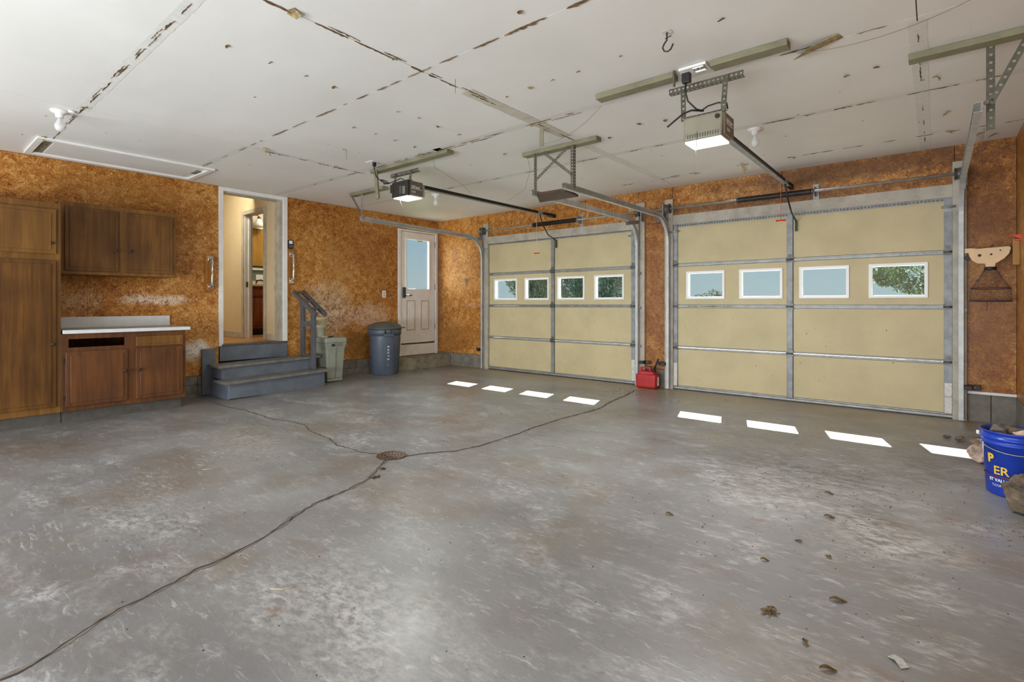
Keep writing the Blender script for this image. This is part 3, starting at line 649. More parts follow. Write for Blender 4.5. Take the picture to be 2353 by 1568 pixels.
# ---- tracks
CP = [(-.022, .0), (-.022, .004), (-.026, .004), (-.026, -.028), (.0, -.032), (.004, -.028), (.004, .004)]
def track(label, x, side, yend, zend, ytop=-.14):
    """side +1: open towards +x"""
    t = thing('door_track', label, 'track', (x, -.06, 0), group=None)
    prof = [(side * .022, .022), (side * .022, .026), (-side * .010, .026), (-side * .010, -.026), (side * .022, -.026), (side * .022, -.022)]
    r = .33; zc = 2.10 - .18; yv = -.075
    M().sweep(prof, [(x, yv, .01), (x, yv, zc - .1)]).build('vertical_track', m_track, t, solid=.003, fixn=False)
    curve = [(x, yv, zc - .1)]
    c = (yv - r, zc - .1)
    for i in range(1, 11):
        a = (PI / 2 - .12) * i / 10; curve.append((x, c[0] + r * math.cos(a), c[1] + r * math.sin(a)))
    curve.append((x, yend, zend))
    M().sweep(prof, curve).build('horizontal_track', m_track, t, solid=.003, fixn=False)
    M().bar((x - side * .012, -.01, 1.95), (x - side * .012, -.075, 1.95), .004, .5).build('flag_bracket', m_steel, t)
    M().bar((x - side * .012, -.04, 2.14), (x - side * .012, yv - .36, zend - .065), .003, .045).build('track_brace', m_steeld, t)
    for z in (.5, 1.0, 1.45): M().box(x - .02 * side - .014, x - .02 * side + .014, -.06, -.039, z, z + .035).build('jamb_bracket', m_steeld, t)
    for k, pt in enumerate((yend + .05, yend + .10)): M().lathe((x - side * .013, pt, zend), [(.006, -.002), (.006, .002)], 8, axis=0).build('bolt', m_black, t)
    return t
track('galvanised roller track at the corner side of the left garage door', 1.16, 1, -2.40, 2.175)
track('galvanised roller track on the right side of the left garage door', 3.915, -1, -2.37, 2.14)
track('galvanised roller track on the left side of the right garage door', 4.32, 1, -2.43, 2.135)
track('galvanised roller track beside the hanging net basket', 7.10, -1, -2.50, 2.15)
# safety sensors
for x, s, lab in ((1.10, -1, 'black sensor bracket low on the track nearest the corner'), (3.98, 1, 'black sensor bracket on the track above the red gas can'), (4.27, -1, 'black sensor bracket on the track right of the red gas can'), (7.14, 1, 'black sensor bracket low on the track under the net basket')):
    t = thing('door_sensor', lab, 'sensor', (x, -.08, .31)); M().box(x - .004 if s > 0 else x - .09, x + .09 if s > 0 else x + .004, -.052, -.046, .29, .335).build('bracket', m_black, t, bevel=.004)
    M().box(x - .03, x + .03, -.115, -.05, .295, .33).build('bracket_clamp', m_black, t, bevel=.004); M().lathe((x + .05 * s, -.055, .312), [(.008, -.003), (.006, .0)], 10, axis=1).build('eye', m_chrome, t)
# ---- torsion springs
def shaft(label, x0, x1, s0, s1, cb, drums, zz=2.257):
    t = thing('torsion_spring_bar', label, 'door spring', ((x0 + x1) / 2, -.1, zz))
    M().tube([(x0, -.10, zz), (x1, -.10, zz)], .0125, 12).build('shaft', m_steel, t)
    b = M(); n = int((s1 - s0) / .009); P = []; rs = []
    for i in range(n * 2 + 1): P.append((s0 + (s1 - s0) * i / (2 * n), -.10, zz)); rs.append(.031 if i % 2 else .0265)
    b.tube(P, rs, 14); b.build('spring', m_spring, t)
    for x in (s0 - .02, s1): M().lathe((x, -.10, zz), [(.02, 0), (.028, .003), (.028, .022), (.02, .025)], 14, axis=0).build('spring_cone', m_drum, t)
    cbm = M(); cbm.box(cb - .003, cb + .003, -.13, -.004, zz - .05, zz + .05).box(cb - .03, cb + .03, -.010, -.004, zz - .09, zz + .09); cbm.build('centre_bracket', m_steel, t, bevel=.003)
    for x in drums:
        M().lathe((x - .03, -.10, zz), [(.03, 0), (.058, .004), (.058, .008), (.05, .012), (.05, .048), (.062, .05), (.062, .056), (.03, .06)], 20, axis=0).build('cable_drum', m_drum, t)
        M().box(x - .06 if x < (x0 + x1) / 2 else x + .045, x - .045 if x < (x0 + x1) / 2 else x + .06, -.13, -.04, zz - .12, zz + .06).build('end_bearing_plate', m_steeld, t)
    return t
shaft('torsion spring shaft over the left garage door', 1.14, 3.96, 2.23, 2.99, 3.02, (1.19, 3.93))
shaft('torsion spring shaft over the right garage door, longer bare bar on its right', 4.16, 7.13, 5.17, 5.90, 5.93, (4.33, 7.075))

# ---- ceiling boards and hangers
def board(label, x0, x1, y, w=.088, h=.036, mat=m_boardshade):
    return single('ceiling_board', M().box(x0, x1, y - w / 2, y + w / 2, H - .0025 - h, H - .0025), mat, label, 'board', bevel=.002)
board('long cream board on the ceiling above the lit right opener', 5.07, 5.63, -3.10); board('right half of the long cream ceiling board, past the outlet box', 5.86, 6.28, -3.10)
board('cream ceiling board holding the dark left opener', 2.12, 3.34, -2.885); board('cream ceiling board carrying the X-braced track hanger', 3.80, 4.625, -2.32)
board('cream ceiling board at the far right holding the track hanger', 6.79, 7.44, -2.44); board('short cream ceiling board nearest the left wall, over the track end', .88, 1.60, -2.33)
single('hanging_paper_strip', M().box(4.335, 4.377, -2.805, -2.801, H - .15, H - .001), m_boardshade, 'small cream strip hanging off the ceiling seam near the X-braced hanger', 'paper strip')
single('dangling_board', M().bar((2.24, -2.94, H - .03), (2.28, -2.94, 2.20), .05, .02, (0, 1, 0)), m_boardshade, 'narrow cream board hanging upright left of the dark opener', 'board', bevel=.002)
sag = M(); sag.add([(6.30, -2.86, H - .004), (6.52, -2.95, H - .002), (6.50, -3.02, H - .004), (6.36, -3.0, H - .03), (6.27, -2.93, H - .045)], [(0, 1, 2, 3, 4)])
single('peeling_tape_flap', sag, m_torn, 'tan flap of torn paper peeling from the ceiling seam right of the long board', 'torn paper', solid=.002)
single('hanging_tape_strip', M().bar((5.35, -.62, H - .001), (5.40, -.66, H - .12), .03, .002, (0, 1, 0)), m_torn, 'short tan paper strip dangling from the ceiling near the door wall', 'paper strip')
# X-braced hanger between the doors
hg = thing('track_hanger', 'X-braced punched steel hanger with a brown plank between the two doors', 'hanger', (4.18, -2.3, 2.14))
zt = H - .04; zb_ = 2.15
for x, n1 in ((3.955, (1, 0, 0)), (4.40, (-1, 0, 0))): M().angle((x, -2.375, zb_ - .03), (x, -2.375, zt), .032, (0, 1, 0), n1, 14).build('post', m_punch, hg, solid=.002, fixn=False)
M().strip((3.975, -2.372, 2.25), (4.34, -2.372, zt - .005), .026, (0, 1, 0), 16).build('brace', m_punch, hg, solid=.002, fixn=False)
M().strip((4.06, -2.368, zt - .005), (4.40, -2.368, 2.22), .026, (0, 1, 0), 16).build('brace', m_punch, hg, solid=.002, fixn=False)
M().prism([(3.98, -2.365), (4.30, -2.36), (4.245, -2.05), (3.79, -2.06)], lambda u, v, d: (u, v, d), 2.105, 2.128).build('plank', plain('dark_plank', '4e3222', .6, var=.2), hg)
# right hanger with diagonal
hr = thing('track_hanger', 'punched steel hanger with a diagonal strut above the net basket side track', 'hanger', (7.15, -2.42, 2.15))
M().angle((7.135, -2.40, 2.04), (7.135, -2.40, zt + .02), .034, (0, 1, 0), (1, 0, 0), 11).build('post', m_punch, hr, solid=.002, fixn=False)
M().strip((7.145, -2.45, 2.17), (7.30, -2.47, zt), .034, (0, 1, 0), 9).build('strut', m_punch, hr, solid=.002, fixn=False)
M().lathe((7.13, -2.455, 2.18), [(.012, -.006), (.012, .006)], 10, axis=1).build('bolt', m_drum, hr)
# left hanger
hl = thing('track_hanger', 'steel hanger with a short diagonal strut at the end of the corner track', 'hanger', (1.15, -2.33, 2.18))
M().strip((1.155, -2.372, 2.16), (1.155, -2.372, zt), .03, (0, 1, 0), 12).build('post', m_steeld, hl, solid=.002, fixn=False); M().strip((.93, -2.374, zt - .002), (1.15, -2.374, 2.24), .03, (0, 1, 0), 12).build('strut', m_punch, hl, solid=.002, fixn=False)

# ---- openers
def opener(label, cx, y0, y1, z0, z1, end, dark, zang):
    hw_ = .13 if dark else .122
    t = thing('garage_door_opener', label, 'door opener', (cx, (y0 + y1) / 2, z0))
    x0, x1 = cx - hw_, cx + hw_
    if dark:
        M().box(x0, x1, y0, y0 + .035, z0, z1).build('rear_cover', m_opendark, t, bevel=.006)
        M().box(x0 + .005, x1 - .004, y0 + .035, y1, z0 + .012, z1).build('housing', m_openside, t, bevel=.006)
        M().box(x0 - .02, x0 + .03, y0 - .006, y0, z0 + .05, z1 - .02).build('control_box', m_opendark, t, bevel=.004)
        b = M()
        for k in range(5): b.box(cx + .0, cx + .035, y0 - .002, y0, z0 + .03 + .017 * k, z0 + .038 + .017 * k)
        b.box(cx + .05, cx + .09, y0 - .002, y0, z0 + .02, z0 + .10); b.build('terminal_strip', plain('terminal_grey', '7a7870', .5), t)
        M().box(x1 - .01, x1 + .0, y1, y1 + .02, z0 + .01, z1 - .02).build('front_cover', m_mouth, t)
    else:
        b = M(); b.taper(cx, (y0 + y1) / 2, z0, z1, hw_ - .004, (y1 - y0) / 2, hw_, (y1 - y0) / 2 - .012); b.build('housing', m_mouth, t, bevel=.016, seg=3)
        sv = M()
        for k in range(13):
            sx_ = x0 + .03 + k * .0155; sv.box(sx_, sx_ + .006, y0 - .0015, y0 + .004, z0 + .012, z0 + .038)
        sv.build('vent_slots', plain('slot_dark', '6c6458', .7), t)
        M().box(x1 - .002, x1 + .012, y0 + .02, y1 + .01, z0 + .01, z1 - .012).build('side_panel', m_openside, t, bevel=.006)
        M().lathe((x1 - .03, y0 + .002, z1 - .035), [(.014, -.004), (.014, .004)], 12, axis=1).build('knob', m_black, t)
    M().box(x0 + .012, x1 - .012, y0 + .012, y1 - .006, z0 - .012, z0 + .004).build('light_lens', m_lens2 if dark else m_lens1, t, bevel=.004)
    xs = x1 + (.0 if dark else .012)
    L = .19
    text_mesh('logo', 'LiftMaster', .040, m_prw, t, lambda x, y, z: (xs + .001 + z, y0 + .035 + x * .78 if not dark else y0 + .05 + x * .72, z0 + .085 + y), bold=.0006)
    M().box(xs, xs + .002, y0 + .045, y1 - .015, z0 + .074, z0 + .079).build('logo_bar', m_prw, t)
    text_mesh('power_lettering', '1/2 HP', .028, m_prw, t, lambda x, y, z: (xs + .001 + z, y0 + .05 + x * .75, z0 + .035 + y), bold=.0004)
    # rail
    a = Vector((cx + (.03 if not dark else .04), y1 - .02, z1 - .045 if not dark else z1 - .02)); e_ = Vector(end)
    dirv = (e_ - a).normalized(); rl = M(); rl.bar(a, e_, .024, .032); rl.build('rail', m_spring, t)
    M().bar(a + Vector((0, 0, -.019)), e_ + Vector((0, 0, -.019)), .042, .005).build('rail_flange', m_steeld, t)
    M().bar(a + Vector((0, 0, .018)), e_ + Vector((0, 0, .018)), .032, .004).build('rail_top', m_spring, t)
    M().bar(e_ - dirv * .12, Vector((e_.x, -.004, e_.z)), .034, .05).build('header_bracket', m_black, t)
    c = a.lerp(e_, .885); M().bar(c - dirv * .05, c + dirv * .05, .05, .045).build('trolley', m_steeld, t)
    M().tube([c, c + Vector((.015, .05, -.16)), c + Vector((.03, .17, -.30)), (c.x + .03, -.03, c.z - .36)], .008, 6).build('door_arm', m_black, t)
    M().bar((c.x + .03, -.03, c.z - .36), (c.x + .03, -.03, c.z - .47), .022, .006, (0, 1, 0)).build('arm_bracket', m_black, t)
    rl_ = .575 if dark else .40; rp_ = c + Vector((-.03, -.03, 0)); M().tube([rp_, rp_ + Vector((0, 0, -rl_))], .0025, 6).build('release_rope', plain('rope', 'd8c8b8' if dark else 'd07850', .7), t)
    M().tube([rp_ + Vector((-.045, 0, -rl_)), rp_ + Vector((.045, 0, -rl_))], .009, 8).build('release_handle', m_redh, t)
    # punched angle and straps
    za = zang
    M().angle((cx - .235, (y0 + .065), za), (cx + .225, (y0 + .065), za), .034, (0, 1, 0), (0, 0, 1), 17).build('hanging_angle', m_punch, t, solid=.002, fixn=False)
    for dx in (-.14, .125): M().strip((cx + dx, y0 + .06, za + .03), (cx + dx * .92, y0 + .04, z1 - .01), .032, (0, 1, 0), max(3, int((za + .03 - z1) / .03))).build('hanging_strap', m_punch, t, solid=.002, fixn=False)
    M().strip((cx - .13, y0 + .05, z1 + .008), (cx + .13, y0 + .05, z1 + .008), .05, (0, 0, 1), 8).build('saddle', m_steeld, t, solid=.002, fixn=False)
    # antenna
    M().tube([(cx - .03, y0 - .004, z0 + .05), (cx - .03, y0 - .004, z0 - .03), (cx - .04, y0 - .01, z0 - .12)] if not dark else [(cx + .02, y0 - .006, z0 + .06), (cx + .02, y0 - .006, z0 - .06), (cx + .05, y0, z0 - .12)], .0018, 5).build('antenna_wire', plain('grey_wire', '8a857c', .6), t)
    return t
op1 = opener('lit beige garage door opener hanging over the right bay', 5.80, -3.11, -2.925, 2.09, 2.245, (5.70, -.10, 2.345), False, 2.44)
op2 = opener('dark grey garage door opener over the left bay, beside the dangling board', 2.56, -2.872, -2.66, 2.20, 2.36, (2.56, -.10, 2.368), True, 2.445)
lamp('AREA', 'opener_lamp_right', (5.80, -3.01, 2.06), 27, (1, .99, .97), (0, 0, -1), .2, .14); lamp('AREA', 'opener_lamp_left', (2.56, -2.77, 2.175), 18, (.95, 1, .88), (0, 0, -1), .2, .15)
# power cords
c1 = thing('power_cord', 'black power cord dropping from the ceiling outlet to the lit opener', 'cord', (5.72, -3.12, 2.26))
M().box(5.695, 5.745, -3.17, -3.13, 2.44, 2.50).build('plug', m_black, c1, bevel=.004)
M().tube([(5.72, -3.15, 2.45), (5.71, -3.15, 2.40), (5.725, -3.14, 2.33), (5.77, -3.12, 2.275), (5.80, -3.08, 2.268)], .005, 8).build('cable', m_black, c1)
M().tube([(5.80, -3.08, 2.27), (5.74, -3.12, 2.275), (5.69, -3.13, 2.262), (5.64, -3.15, 2.22), (5.60, -3.16, 2.19)], .006, 8).build('cable', m_black, c1)
M().tube([(5.78, -3.08, 2.27), (5.82, -3.06, 2.30), (5.88, -3.05, 2.31), (5.93, -3.05, 2.295), (5.93, -3.03, 2.265)], .005, 8).build('cable', m_black, c1)
ob = thing('outlet_box', 'metal outlet box set in the gap of the long ceiling board', 'outlet', (5.745, -3.11, 2.5)); M().box(5.67, 5.84, -3.16, -3.05, H - .02, H - .0025).build('box_cover', m_white, ob, bevel=.004); M().box(5.76, 5.83, -3.165, -3.10, H - .034, H - .02).build('receptacle', m_chrome, ob, bevel=.004)
M().box(5.635, 5.645, -3.155, -3.14, 2.44, H - .004).build('bracket', m_punch, ob)
c2 = thing('power_cord', 'black power cord running from the ceiling outlet to the dark left opener', 'cord', (2.42, -2.95, 2.3))
M().tube([(2.42, -3.09, 2.53), (2.40, -3.07, 2.47), (2.36, -3.02, 2.41), (2.37, -2.96, 2.37), (2.43, -2.90, 2.355), (2.50, -2.88, 2.37), (2.58, -2.875, 2.385), (2.62, -2.86, 2.37)], .005, 8).build('cable', m_black, c2)
for k in range(3): M().tube([(2.37 + .012 * k, -2.97, 2.38), (2.40, -2.95, 2.35 - .006 * k), (2.45, -2.91, 2.345), (2.42, -2.93, 2.37), (2.37 + .012 * k, -2.97, 2.385)], .004, 6).build('cable_loop', m_black, c2)
M().box(2.405, 2.435, -3.10, -3.07, 2.495, 2.54).build('plug', m_black, c2, bevel=.003)
ob2 = single('outlet_plate', M().box(2.34, 2.46, -3.14, -3.06, H - .006, H - .001), m_white, 'white ceiling outlet plate feeding the dark left opener', 'outlet', bevel=.002)
# ceiling wires
def wire(label, pts, r=.0016): return single('ceiling_wire', M().tube(pts, r, 5), plain('thin_wire', '7c7468', .6), label, 'wire')
wire('thin wire drooping from the long board to the hanging paper strip', hang((5.05, -3.02, 2.50), (4.37, -2.80, 2.415), .06))
wire('thin wire drooping across the ceiling top right of the picture', hang((6.30, -2.98, 2.51), (7.06, -2.99, H - .004), .05, 14))
wire('thin wire from the X-braced hanger board down to the left rail', [(3.86, -2.36, 2.50), (3.70, -2.1, 2.45), (3.2, -1.55, 2.41), (2.62, -1.2, 2.385)])
wire('thin wire from the left opener board down to the left rail', [(3.05, -2.84, 2.50), (3.03, -2.80, 2.44), (2.80, -2.2, 2.42), (2.62, -1.85, 2.39)])
wire('pale cord dangling by the right roller track', [(7.13, -2.3, 2.08), (7.15, -1.6, 2.11), (7.19, -.9, 2.13), (7.22, -.2, 2.20), (7.16, -.06, 2.25)], .0025)

# ---- bulbs and hook
def socket(label, x, y, clear=True):
    t = thing('ceiling_lampholder', label, 'lamp', (x, y, H)); M().lathe((x, y, H - .001), [(.0, 0), (.058, 0), (.058, -.006), (.045, -.016), (.028, -.022), (.024, -.05), (.02, -.052)][::-1], 20).build('socket', m_white, t)
    M().lathe((x, y, H - .05), [(.013, 0), (.014, -.02), (.030, -.055), (.0315, -.072), (.024, -.095), (.006, -.105)][::-1], 18).build('bulb', m_bulb, t)
    M().lathe((x, y, H - .055), [(.004, 0), (.006, -.05)], 8).build('filament_stem', m_glasswhite, t)
    return t
s1 = socket('bare bulb in a white lampholder near the attic hatch', 1.75, -5.46); M().lathe((1.82, -5.40, H - .002), [(.024, 0), (.022, -.014)][::-1], 14).build('pull_housing', m_white, s1)
s2 = socket('bare bulb in a white lampholder beside the lit opener', 5.74, -1.66); M().tube([(5.71, -1.70, H - .02), (5.71, -1.70, 2.20)], .0013, 5).build('pull_string', m_glasswhite, s2)
s3 = socket('bare bulb in a white lampholder beyond the dark left opener', 1.72, -1.60)
hk = thing('ceiling_hook', 'dark steel screw hook in the ceiling with a pale ring mark', 'hook', (5.79, -3.62, H))
M().tube([(5.79, -3.62, H + .0), (5.79, -3.62, H - .045), (5.775, -3.62, H - .06), (5.766, -3.62, H - .08), (5.775, -3.62, H - .10), (5.795, -3.62, H - .108), (5.812, -3.62, H - .10), (5.825, -3.62, H - .075)], .0045, 8).build('hook', m_knob, hk)
M().lathe((5.79, -3.62, H - .002), [(.028, 0), (.028, -.002)][::-1], 18).build('anchor_plate', m_tape, hk); M().bar((5.78, -3.62, H - .035), (5.815, -3.62, H - .028), .004, .004).build('toggle', m_knob, hk)
for lab, a, b_ in (('thin wire stub hanging from the ceiling near the row of torn flakes', (2.55, -3.5, H), (2.56, -3.5, H - .09)), ('thin dark wire stub hanging left of the ceiling hook', (4.55, -4.0, H - .04), (4.55, -4.0, H - .13))):
    single('wire_stub', M().tube([a, b_], .0015, 5), m_punch, lab, 'wire')

# ------------------------------------------------------------------ CABINETS on the left wall
def panel_door(t, x, y0, y1, z0, z1, mat, name='door', d=.02, knob=None, hinge=None, groove=.035):
    o = M().box(x, x + d, y0, y1, z0, z1).build(name, mat, t, bevel=.004)
    M().box(x + d, x + d + .006, y0 + groove, y1 - groove, z0 + min(groove, (z1 - z0) * .2), z1 - min(groove, (z1 - z0) * .2)).build('raised_panel', mat, o, bevel=.005)
    if knob:
        kb = M(); kb.lathe((x + d + .004, knob[0], knob[1]), [(.006, 0), (.006, .012), (.015, .017), (.016, .024), (.009, .030)], 14, axis=0); kb.build('knob', m_knob, o)
    if hinge:
        for z in (z0 + .06, z1 - .10): M().box(x + .004, x + .016, hinge - .006, hinge + .006, z, z + .045).build('hinge', m_knob, o)
    return o
def carcass(t, x1, y0, y1, z0, z1, mat, back=True):
    M().box(.015, x1 - .02, y0, y0 + .016, z0, z1).build('side_panel', mat, t); M().box(.015, x1 - .02, y1 - .016, y1, z0, z1).build('side_panel', mat, t)
    M().box(.015, x1 - .02, y0 + .016, y1 - .016, z0, z0 + .016).build('bottom_panel', mat, t); M().box(.015, x1 - .02, y0 + .016, y1 - .016, z1 - .016, z1).build('top_panel', mat, t)
    M().box(.015, .022, y0 + .016, y1 - .016, z0 + .016, z1 - .016).build('back_panel', mat, t)
tcb = thing('tall_cabinet', 'tall brown pantry cabinet at the left edge of the picture', 'cabinet', (.3, -5.62, -.05))
ty0, ty1, XF = -5.95, -5.262, .60
carcass(tcb, XF, ty0, ty1, .055, 2.005, m_cab2)
M().holes(ty0, ty1, .055, 2.005, XF - .02, XF, [(ty0 + .06, ty1 - .05, .14, 1.45), (ty0 + .06, ty1 - .05, 1.55, 1.93)], fA).build('face_frame', m_cab, tcb, bevel=.003)
panel_door(tcb, XF, ty0 + .04, ty1 - .035, 1.53, 1.945, m_cab, knob=(ty1 - .07, 1.63)); panel_door(tcb, XF, ty0 + .04, ty1 - .035, .115, 1.47, m_cabd, knob=(ty1 - .06, .70))
M().box(.05, XF - .03, ty0, ty1, -.052, .055).build('toe_kick', m_kick, tcb)
ucb = thing('wall_cabinet', 'brown two-door wall cabinet above the white countertop', 'cabinet', (.16, -4.72, 1.36))
uy0, uy1, uz0, uz1, UX = -5.235, -4.23, 1.365, 2.08, .32
carcass(ucb, UX, uy0, uy1, uz0, uz1, m_cab)
M().holes(uy0, uy1, uz0, uz1, UX - .02, UX, [(uy0 + .06, -4.80, uz0 + .06, uz1 - .06), (-4.69, uy1 - .06, uz0 + .06, uz1 - .06)], fA).build('face_frame', m_cab, ucb, bevel=.003)
panel_door(ucb, UX, -5.19, -4.76, 1.40, 2.03, m_cabd, knob=(-4.79, 1.62)); panel_door(ucb, UX, -4.70, -4.265, 1.40, 2.03, m_cabd, knob=(-4.665, 1.62), hinge=-4.262)
single('white_strip', M().box(.20, .235, -5.1, -4.72, 2.081, 2.092), m_white, 'thin white strip lying on top of the wall cabinet', 'strip')
bcb = thing('base_cabinet', 'brown base cabinet with a missing drawer under the white countertop', 'cabinet', (.3, -4.73, -.05))
by0, by1 = -5.261, -4.225
carcass(bcb, XF, by0, by1, .055, .785, m_cab2)
M().holes(by0, by1, .055, .785, XF - .02, XF, [(by0 + .055, -4.77, .655, .735), (by0 + .055, -4.77, .12, .60), (-4.655, by1 - .05, .12, .60), (-4.655, by1 - .05, .66, .72)], fA).build('face_frame', m_cab2, bcb, bevel=.003)
panel_door(bcb, XF, by0 + .03, -4.75, .10, .615, m_cab2, knob=(-4.775, .40), hinge=by0 + .022); panel_door(bcb, XF, -4.68, by1 - .03, .10, .615, m_cab2, knob=(-4.655, .40), hinge=by1 - .022)
panel_door(bcb, XF, -4.68, by1 - .03, .635, .735, m_cab, name='drawer_front', groove=.03)
M().box(.05, XF - .04, by0, by1 - .03, -.052, .055).build('toe_kick', m_kick, bcb)
ctp = thing('countertop', 'white laminate countertop with backsplash on the base cabinet', 'countertop', (.3, -4.72, .785))
M().box(.015, .625, -5.25, -4.185, .787, .822).build('slab', m_counter, ctp, bevel=.004); M().box(.035, .615, -5.245, -4.19, .822, .8235).build('dusty_top', m_dirtytop, ctp)
M().box(.002, .03, -5.25, -4.20, .822, .935).build('backsplash', m_counter, ctp, bevel=.004)

# ---- grab bars, keypad, outlet
def grab(label, y0, y1, z0, z1, ybar):
    t = thing('grab_bar', label, 'grab bar', (.02, (y0 + y1) / 2, z0)); M().box(.001, .024, y0, y1, z0, z1).build('backing_board', m_plate, t, bevel=.003)
    M().tube([(.026, ybar, z1 - .055), (.07, ybar, z1 - .055), (.082, ybar, z1 - .07), (.082, ybar, z0 + .07), (.07, ybar, z0 + .055), (.026, ybar, z0 + .055)], .013, 12).build('bar', m_chrome, t)
    for z in (z0 + .055, z1 - .055): M().box(.024, .032, ybar - .033, ybar + .033, z - .035, z + .035).build('flange', m_chrome, t, bevel=.006)
grab('chrome grab bar on a wooden board, left of the house doorway', -3.822, -3.735, 1.225, 1.675, -3.765)
grab('chrome grab bar on a wooden board, right of the house doorway', -2.775, -2.69, 1.335, 1.815, -2.73)
kp = thing('wall_control', 'small black and white door control above the right grab bar', 'wall control', (.01, -2.735, 1.835)); M().box(.001, .022, -2.775, -2.705, 1.835, 1.955).build('body', m_black, kp, bevel=.004); M().box(.022, .025, -2.765, -2.715, 1.90, 1.945).build('button', m_white, kp, bevel=.003); M().box(.022, .0235, -2.765, -2.715, 1.85, 1.885).build('small_buttons', plain('btn', '5a6068', .4), kp)
ol = thing('wall_outlet', 'white outlet plate on the wall beside the white door', 'outlet', (.004, -1.166, 1.17)); M().box(.001, .007, -1.20, -1.13, 1.17, 1.285).build('plate', m_white, ol, bevel=.002)
for z in (1.20, 1.245): M().box(.007, .009, -1.18, -1.15, z - .014, z + .014).build('receptacle', plain('rec%d' % int(z * 1e3), 'b8b4aa', .4), ol)
ring = thing('wall_tool', 'small steel ring-ended tool hanging on the strand board left of the left garage door', 'tool', (.72, -.01, 1.34)); M().tube(arc((.71, 1.48), .022, 0, 6.28, 14, lambda a, b_: (a, -.012, b_)), .006, 6).build('ring', m_steeld, ring); M().bar((.713, -.012, 1.46), (.722, -.012, 1.35), .012, .006, (0, 1, 0)).build('shank', m_steel, ring)

# ---- steps
stp = thing('wooden_steps', 'blue-grey painted wooden steps up to the house doorway', 'steps', (.3, -3.16, -.02))
tz = lambda y: (y + 3.16) * .024      # slight rise to the right
def sbox(name, mat, x0, x1, y0, y1, z0, z1, bev=.004):
    b = M().box(x0, x1, y0, y1, z0, z1); b.v = [(v[0], v[1], v[2] + (tz(v[1]) if v[2] > .02 else 0)) for v in b.v]; return b.build(name, mat, stp, bevel=bev)
sbox('riser', m_gray, .585, .605, -3.78, -2.57, -.035, .150); sbox('riser', m_gray, .335, .355, -3.76, -2.60, .18, .315)
sbox('tread', m_tread, .30, .65, -3.83, -2.52, .150, .182, .005); sbox('tread', m_tread, .058, .39, -3.81, -2.50, .315, .347, .005)
sbox('side_panel', m_gray, .06, .585, -3.78, -3.76, -.045, .150); sbox('side_panel', m_gray, .06, .335, -3.76, -3.74, .182, .315); sbox('side_panel', m_gray, .06, .585, -2.59, -2.57, -.02, .150); sbox('side_panel', m_gray, .06, .335, -2.62, -2.60, .182, .315)
single('sill_riser_board', M().box(.001, .028, -3.655, -2.79, .352, .534), m_gray, 'blue-grey board directly under the doorway sill', 'board', bevel=.003)
single('side_board', M().box(.013, .055, -3.865, -3.715, -.04, .52), m_gray, 'short blue-grey upright board left of the steps', 'board', bevel=.003)
hr_ = thing('handrail', 'blue-grey ladder-like handrail standing on the steps', 'handrail', (.4, -2.67, .2))
M().bar((.475, -2.66, .197), (.475, -2.66, 1.01), .085, .036, (0, 1, 0)).build('post', m_rail, hr_, bevel=.003); M().bar((.20, -2.66, .362), (.20, -2.66, 1.14), .085, .036, (0, 1, 0)).build('post', m_rail, hr_, bevel=.003)
M().bar((.17, -2.66, .80), (.45, -2.66, .80), .034, .07).build('cross_piece', m_rail, hr_, bevel=.003)
M().bar((.24, -2.66, .372), (.40, -2.66, .372), .034, .022).build('foot_piece', m_rail, hr_, bevel=.003)
for y in (-2.735, -2.60): M().bar((.09, y, 1.235), (.67, y, .925), .048, .05).build('rail', m_rail, hr_, bevel=.004)
for t_ in (.02, .42, .72): p = Vector((.09, 0, 1.235)).lerp(Vector((.67, 0, .925)), t_); M().bar((p.x, -2.715, p.z), (p.x, -2.62, p.z), .07, .034).build('spacer_block', m_rail, hr_, bevel=.003)

# ---- grey-green step bin with pot
gb_ = thing('kitchen_bin', 'grey-green tapered plastic bin beside the steps', 'bin', (.31, -2.31, 0))
cx_, cy_ = .30, -2.325
M().taper(cx_, cy_, -.008, .03, .150, .118, .152, .120).build('base', m_bin, gb_, bevel=.008); M().taper(cx_, cy_, .03, .44, .150, .118, .175, .142).build('body', m_bin, gb_, bevel=.014, seg=3)
M().taper(cx_, cy_, .42, .53, .172, .138, .190, .165).build('collar', m_bin, gb_, bevel=.012, seg=3); M().taper(cx_, cy_, .53, .60, .192, .168, .186, .160).build('lid', m_bin, gb_, bevel=.014, seg=3)
M().box(cx_ + .182, cx_ + .196, -2.38, -2.24, .485, .525).build('handle_recess', plain('bin_recess', '7a7e74', .5), gb_, bevel=.006); M().box(cx_ + .19, cx_ + .199, -2.40, -2.355, .485, .515).build('latch', m_black, gb_, bevel=.004)
M().bar((cx_ + .157, -2.325, .035), (cx_ + .187, -2.325, .46), .006, .006, (0, 1, 0)).build('seam_rib', plain('bin_rib', '6c7066', .5), gb_)
M().bar((cx_ + .05, -2.36, .605), (cx_ + .02, -2.28, .61), .03, .012).build('lid_clasp', m_black, gb_, bevel=.003)
pt = thing('plastic_tub', 'cream round container stacked on a grey tub, on the grey-green bin', 'container', (.20, -2.39, .6))
px_, py_ = .205, -2.395
M().lathe((px_, py_, .6), [(.048, .001), (.052, .01), (.062, .13), (.066, .135)], 24).build('grey_tub', m_potg, pt); M().lathe((px_, py_, .736), [(.068, 0), (.076, .004), (.076, .125), (.079, .128), (.079, .14), (.07, .142)], 24).build('cream_container', m_pot, pt)
single('lid_scrap', M().lathe((px_ + .04, py_ + .03, .6015), [(.05, 0), (.05, .006)], 18), m_prw, 'white lid lying under the cream container on the bin', 'lid')

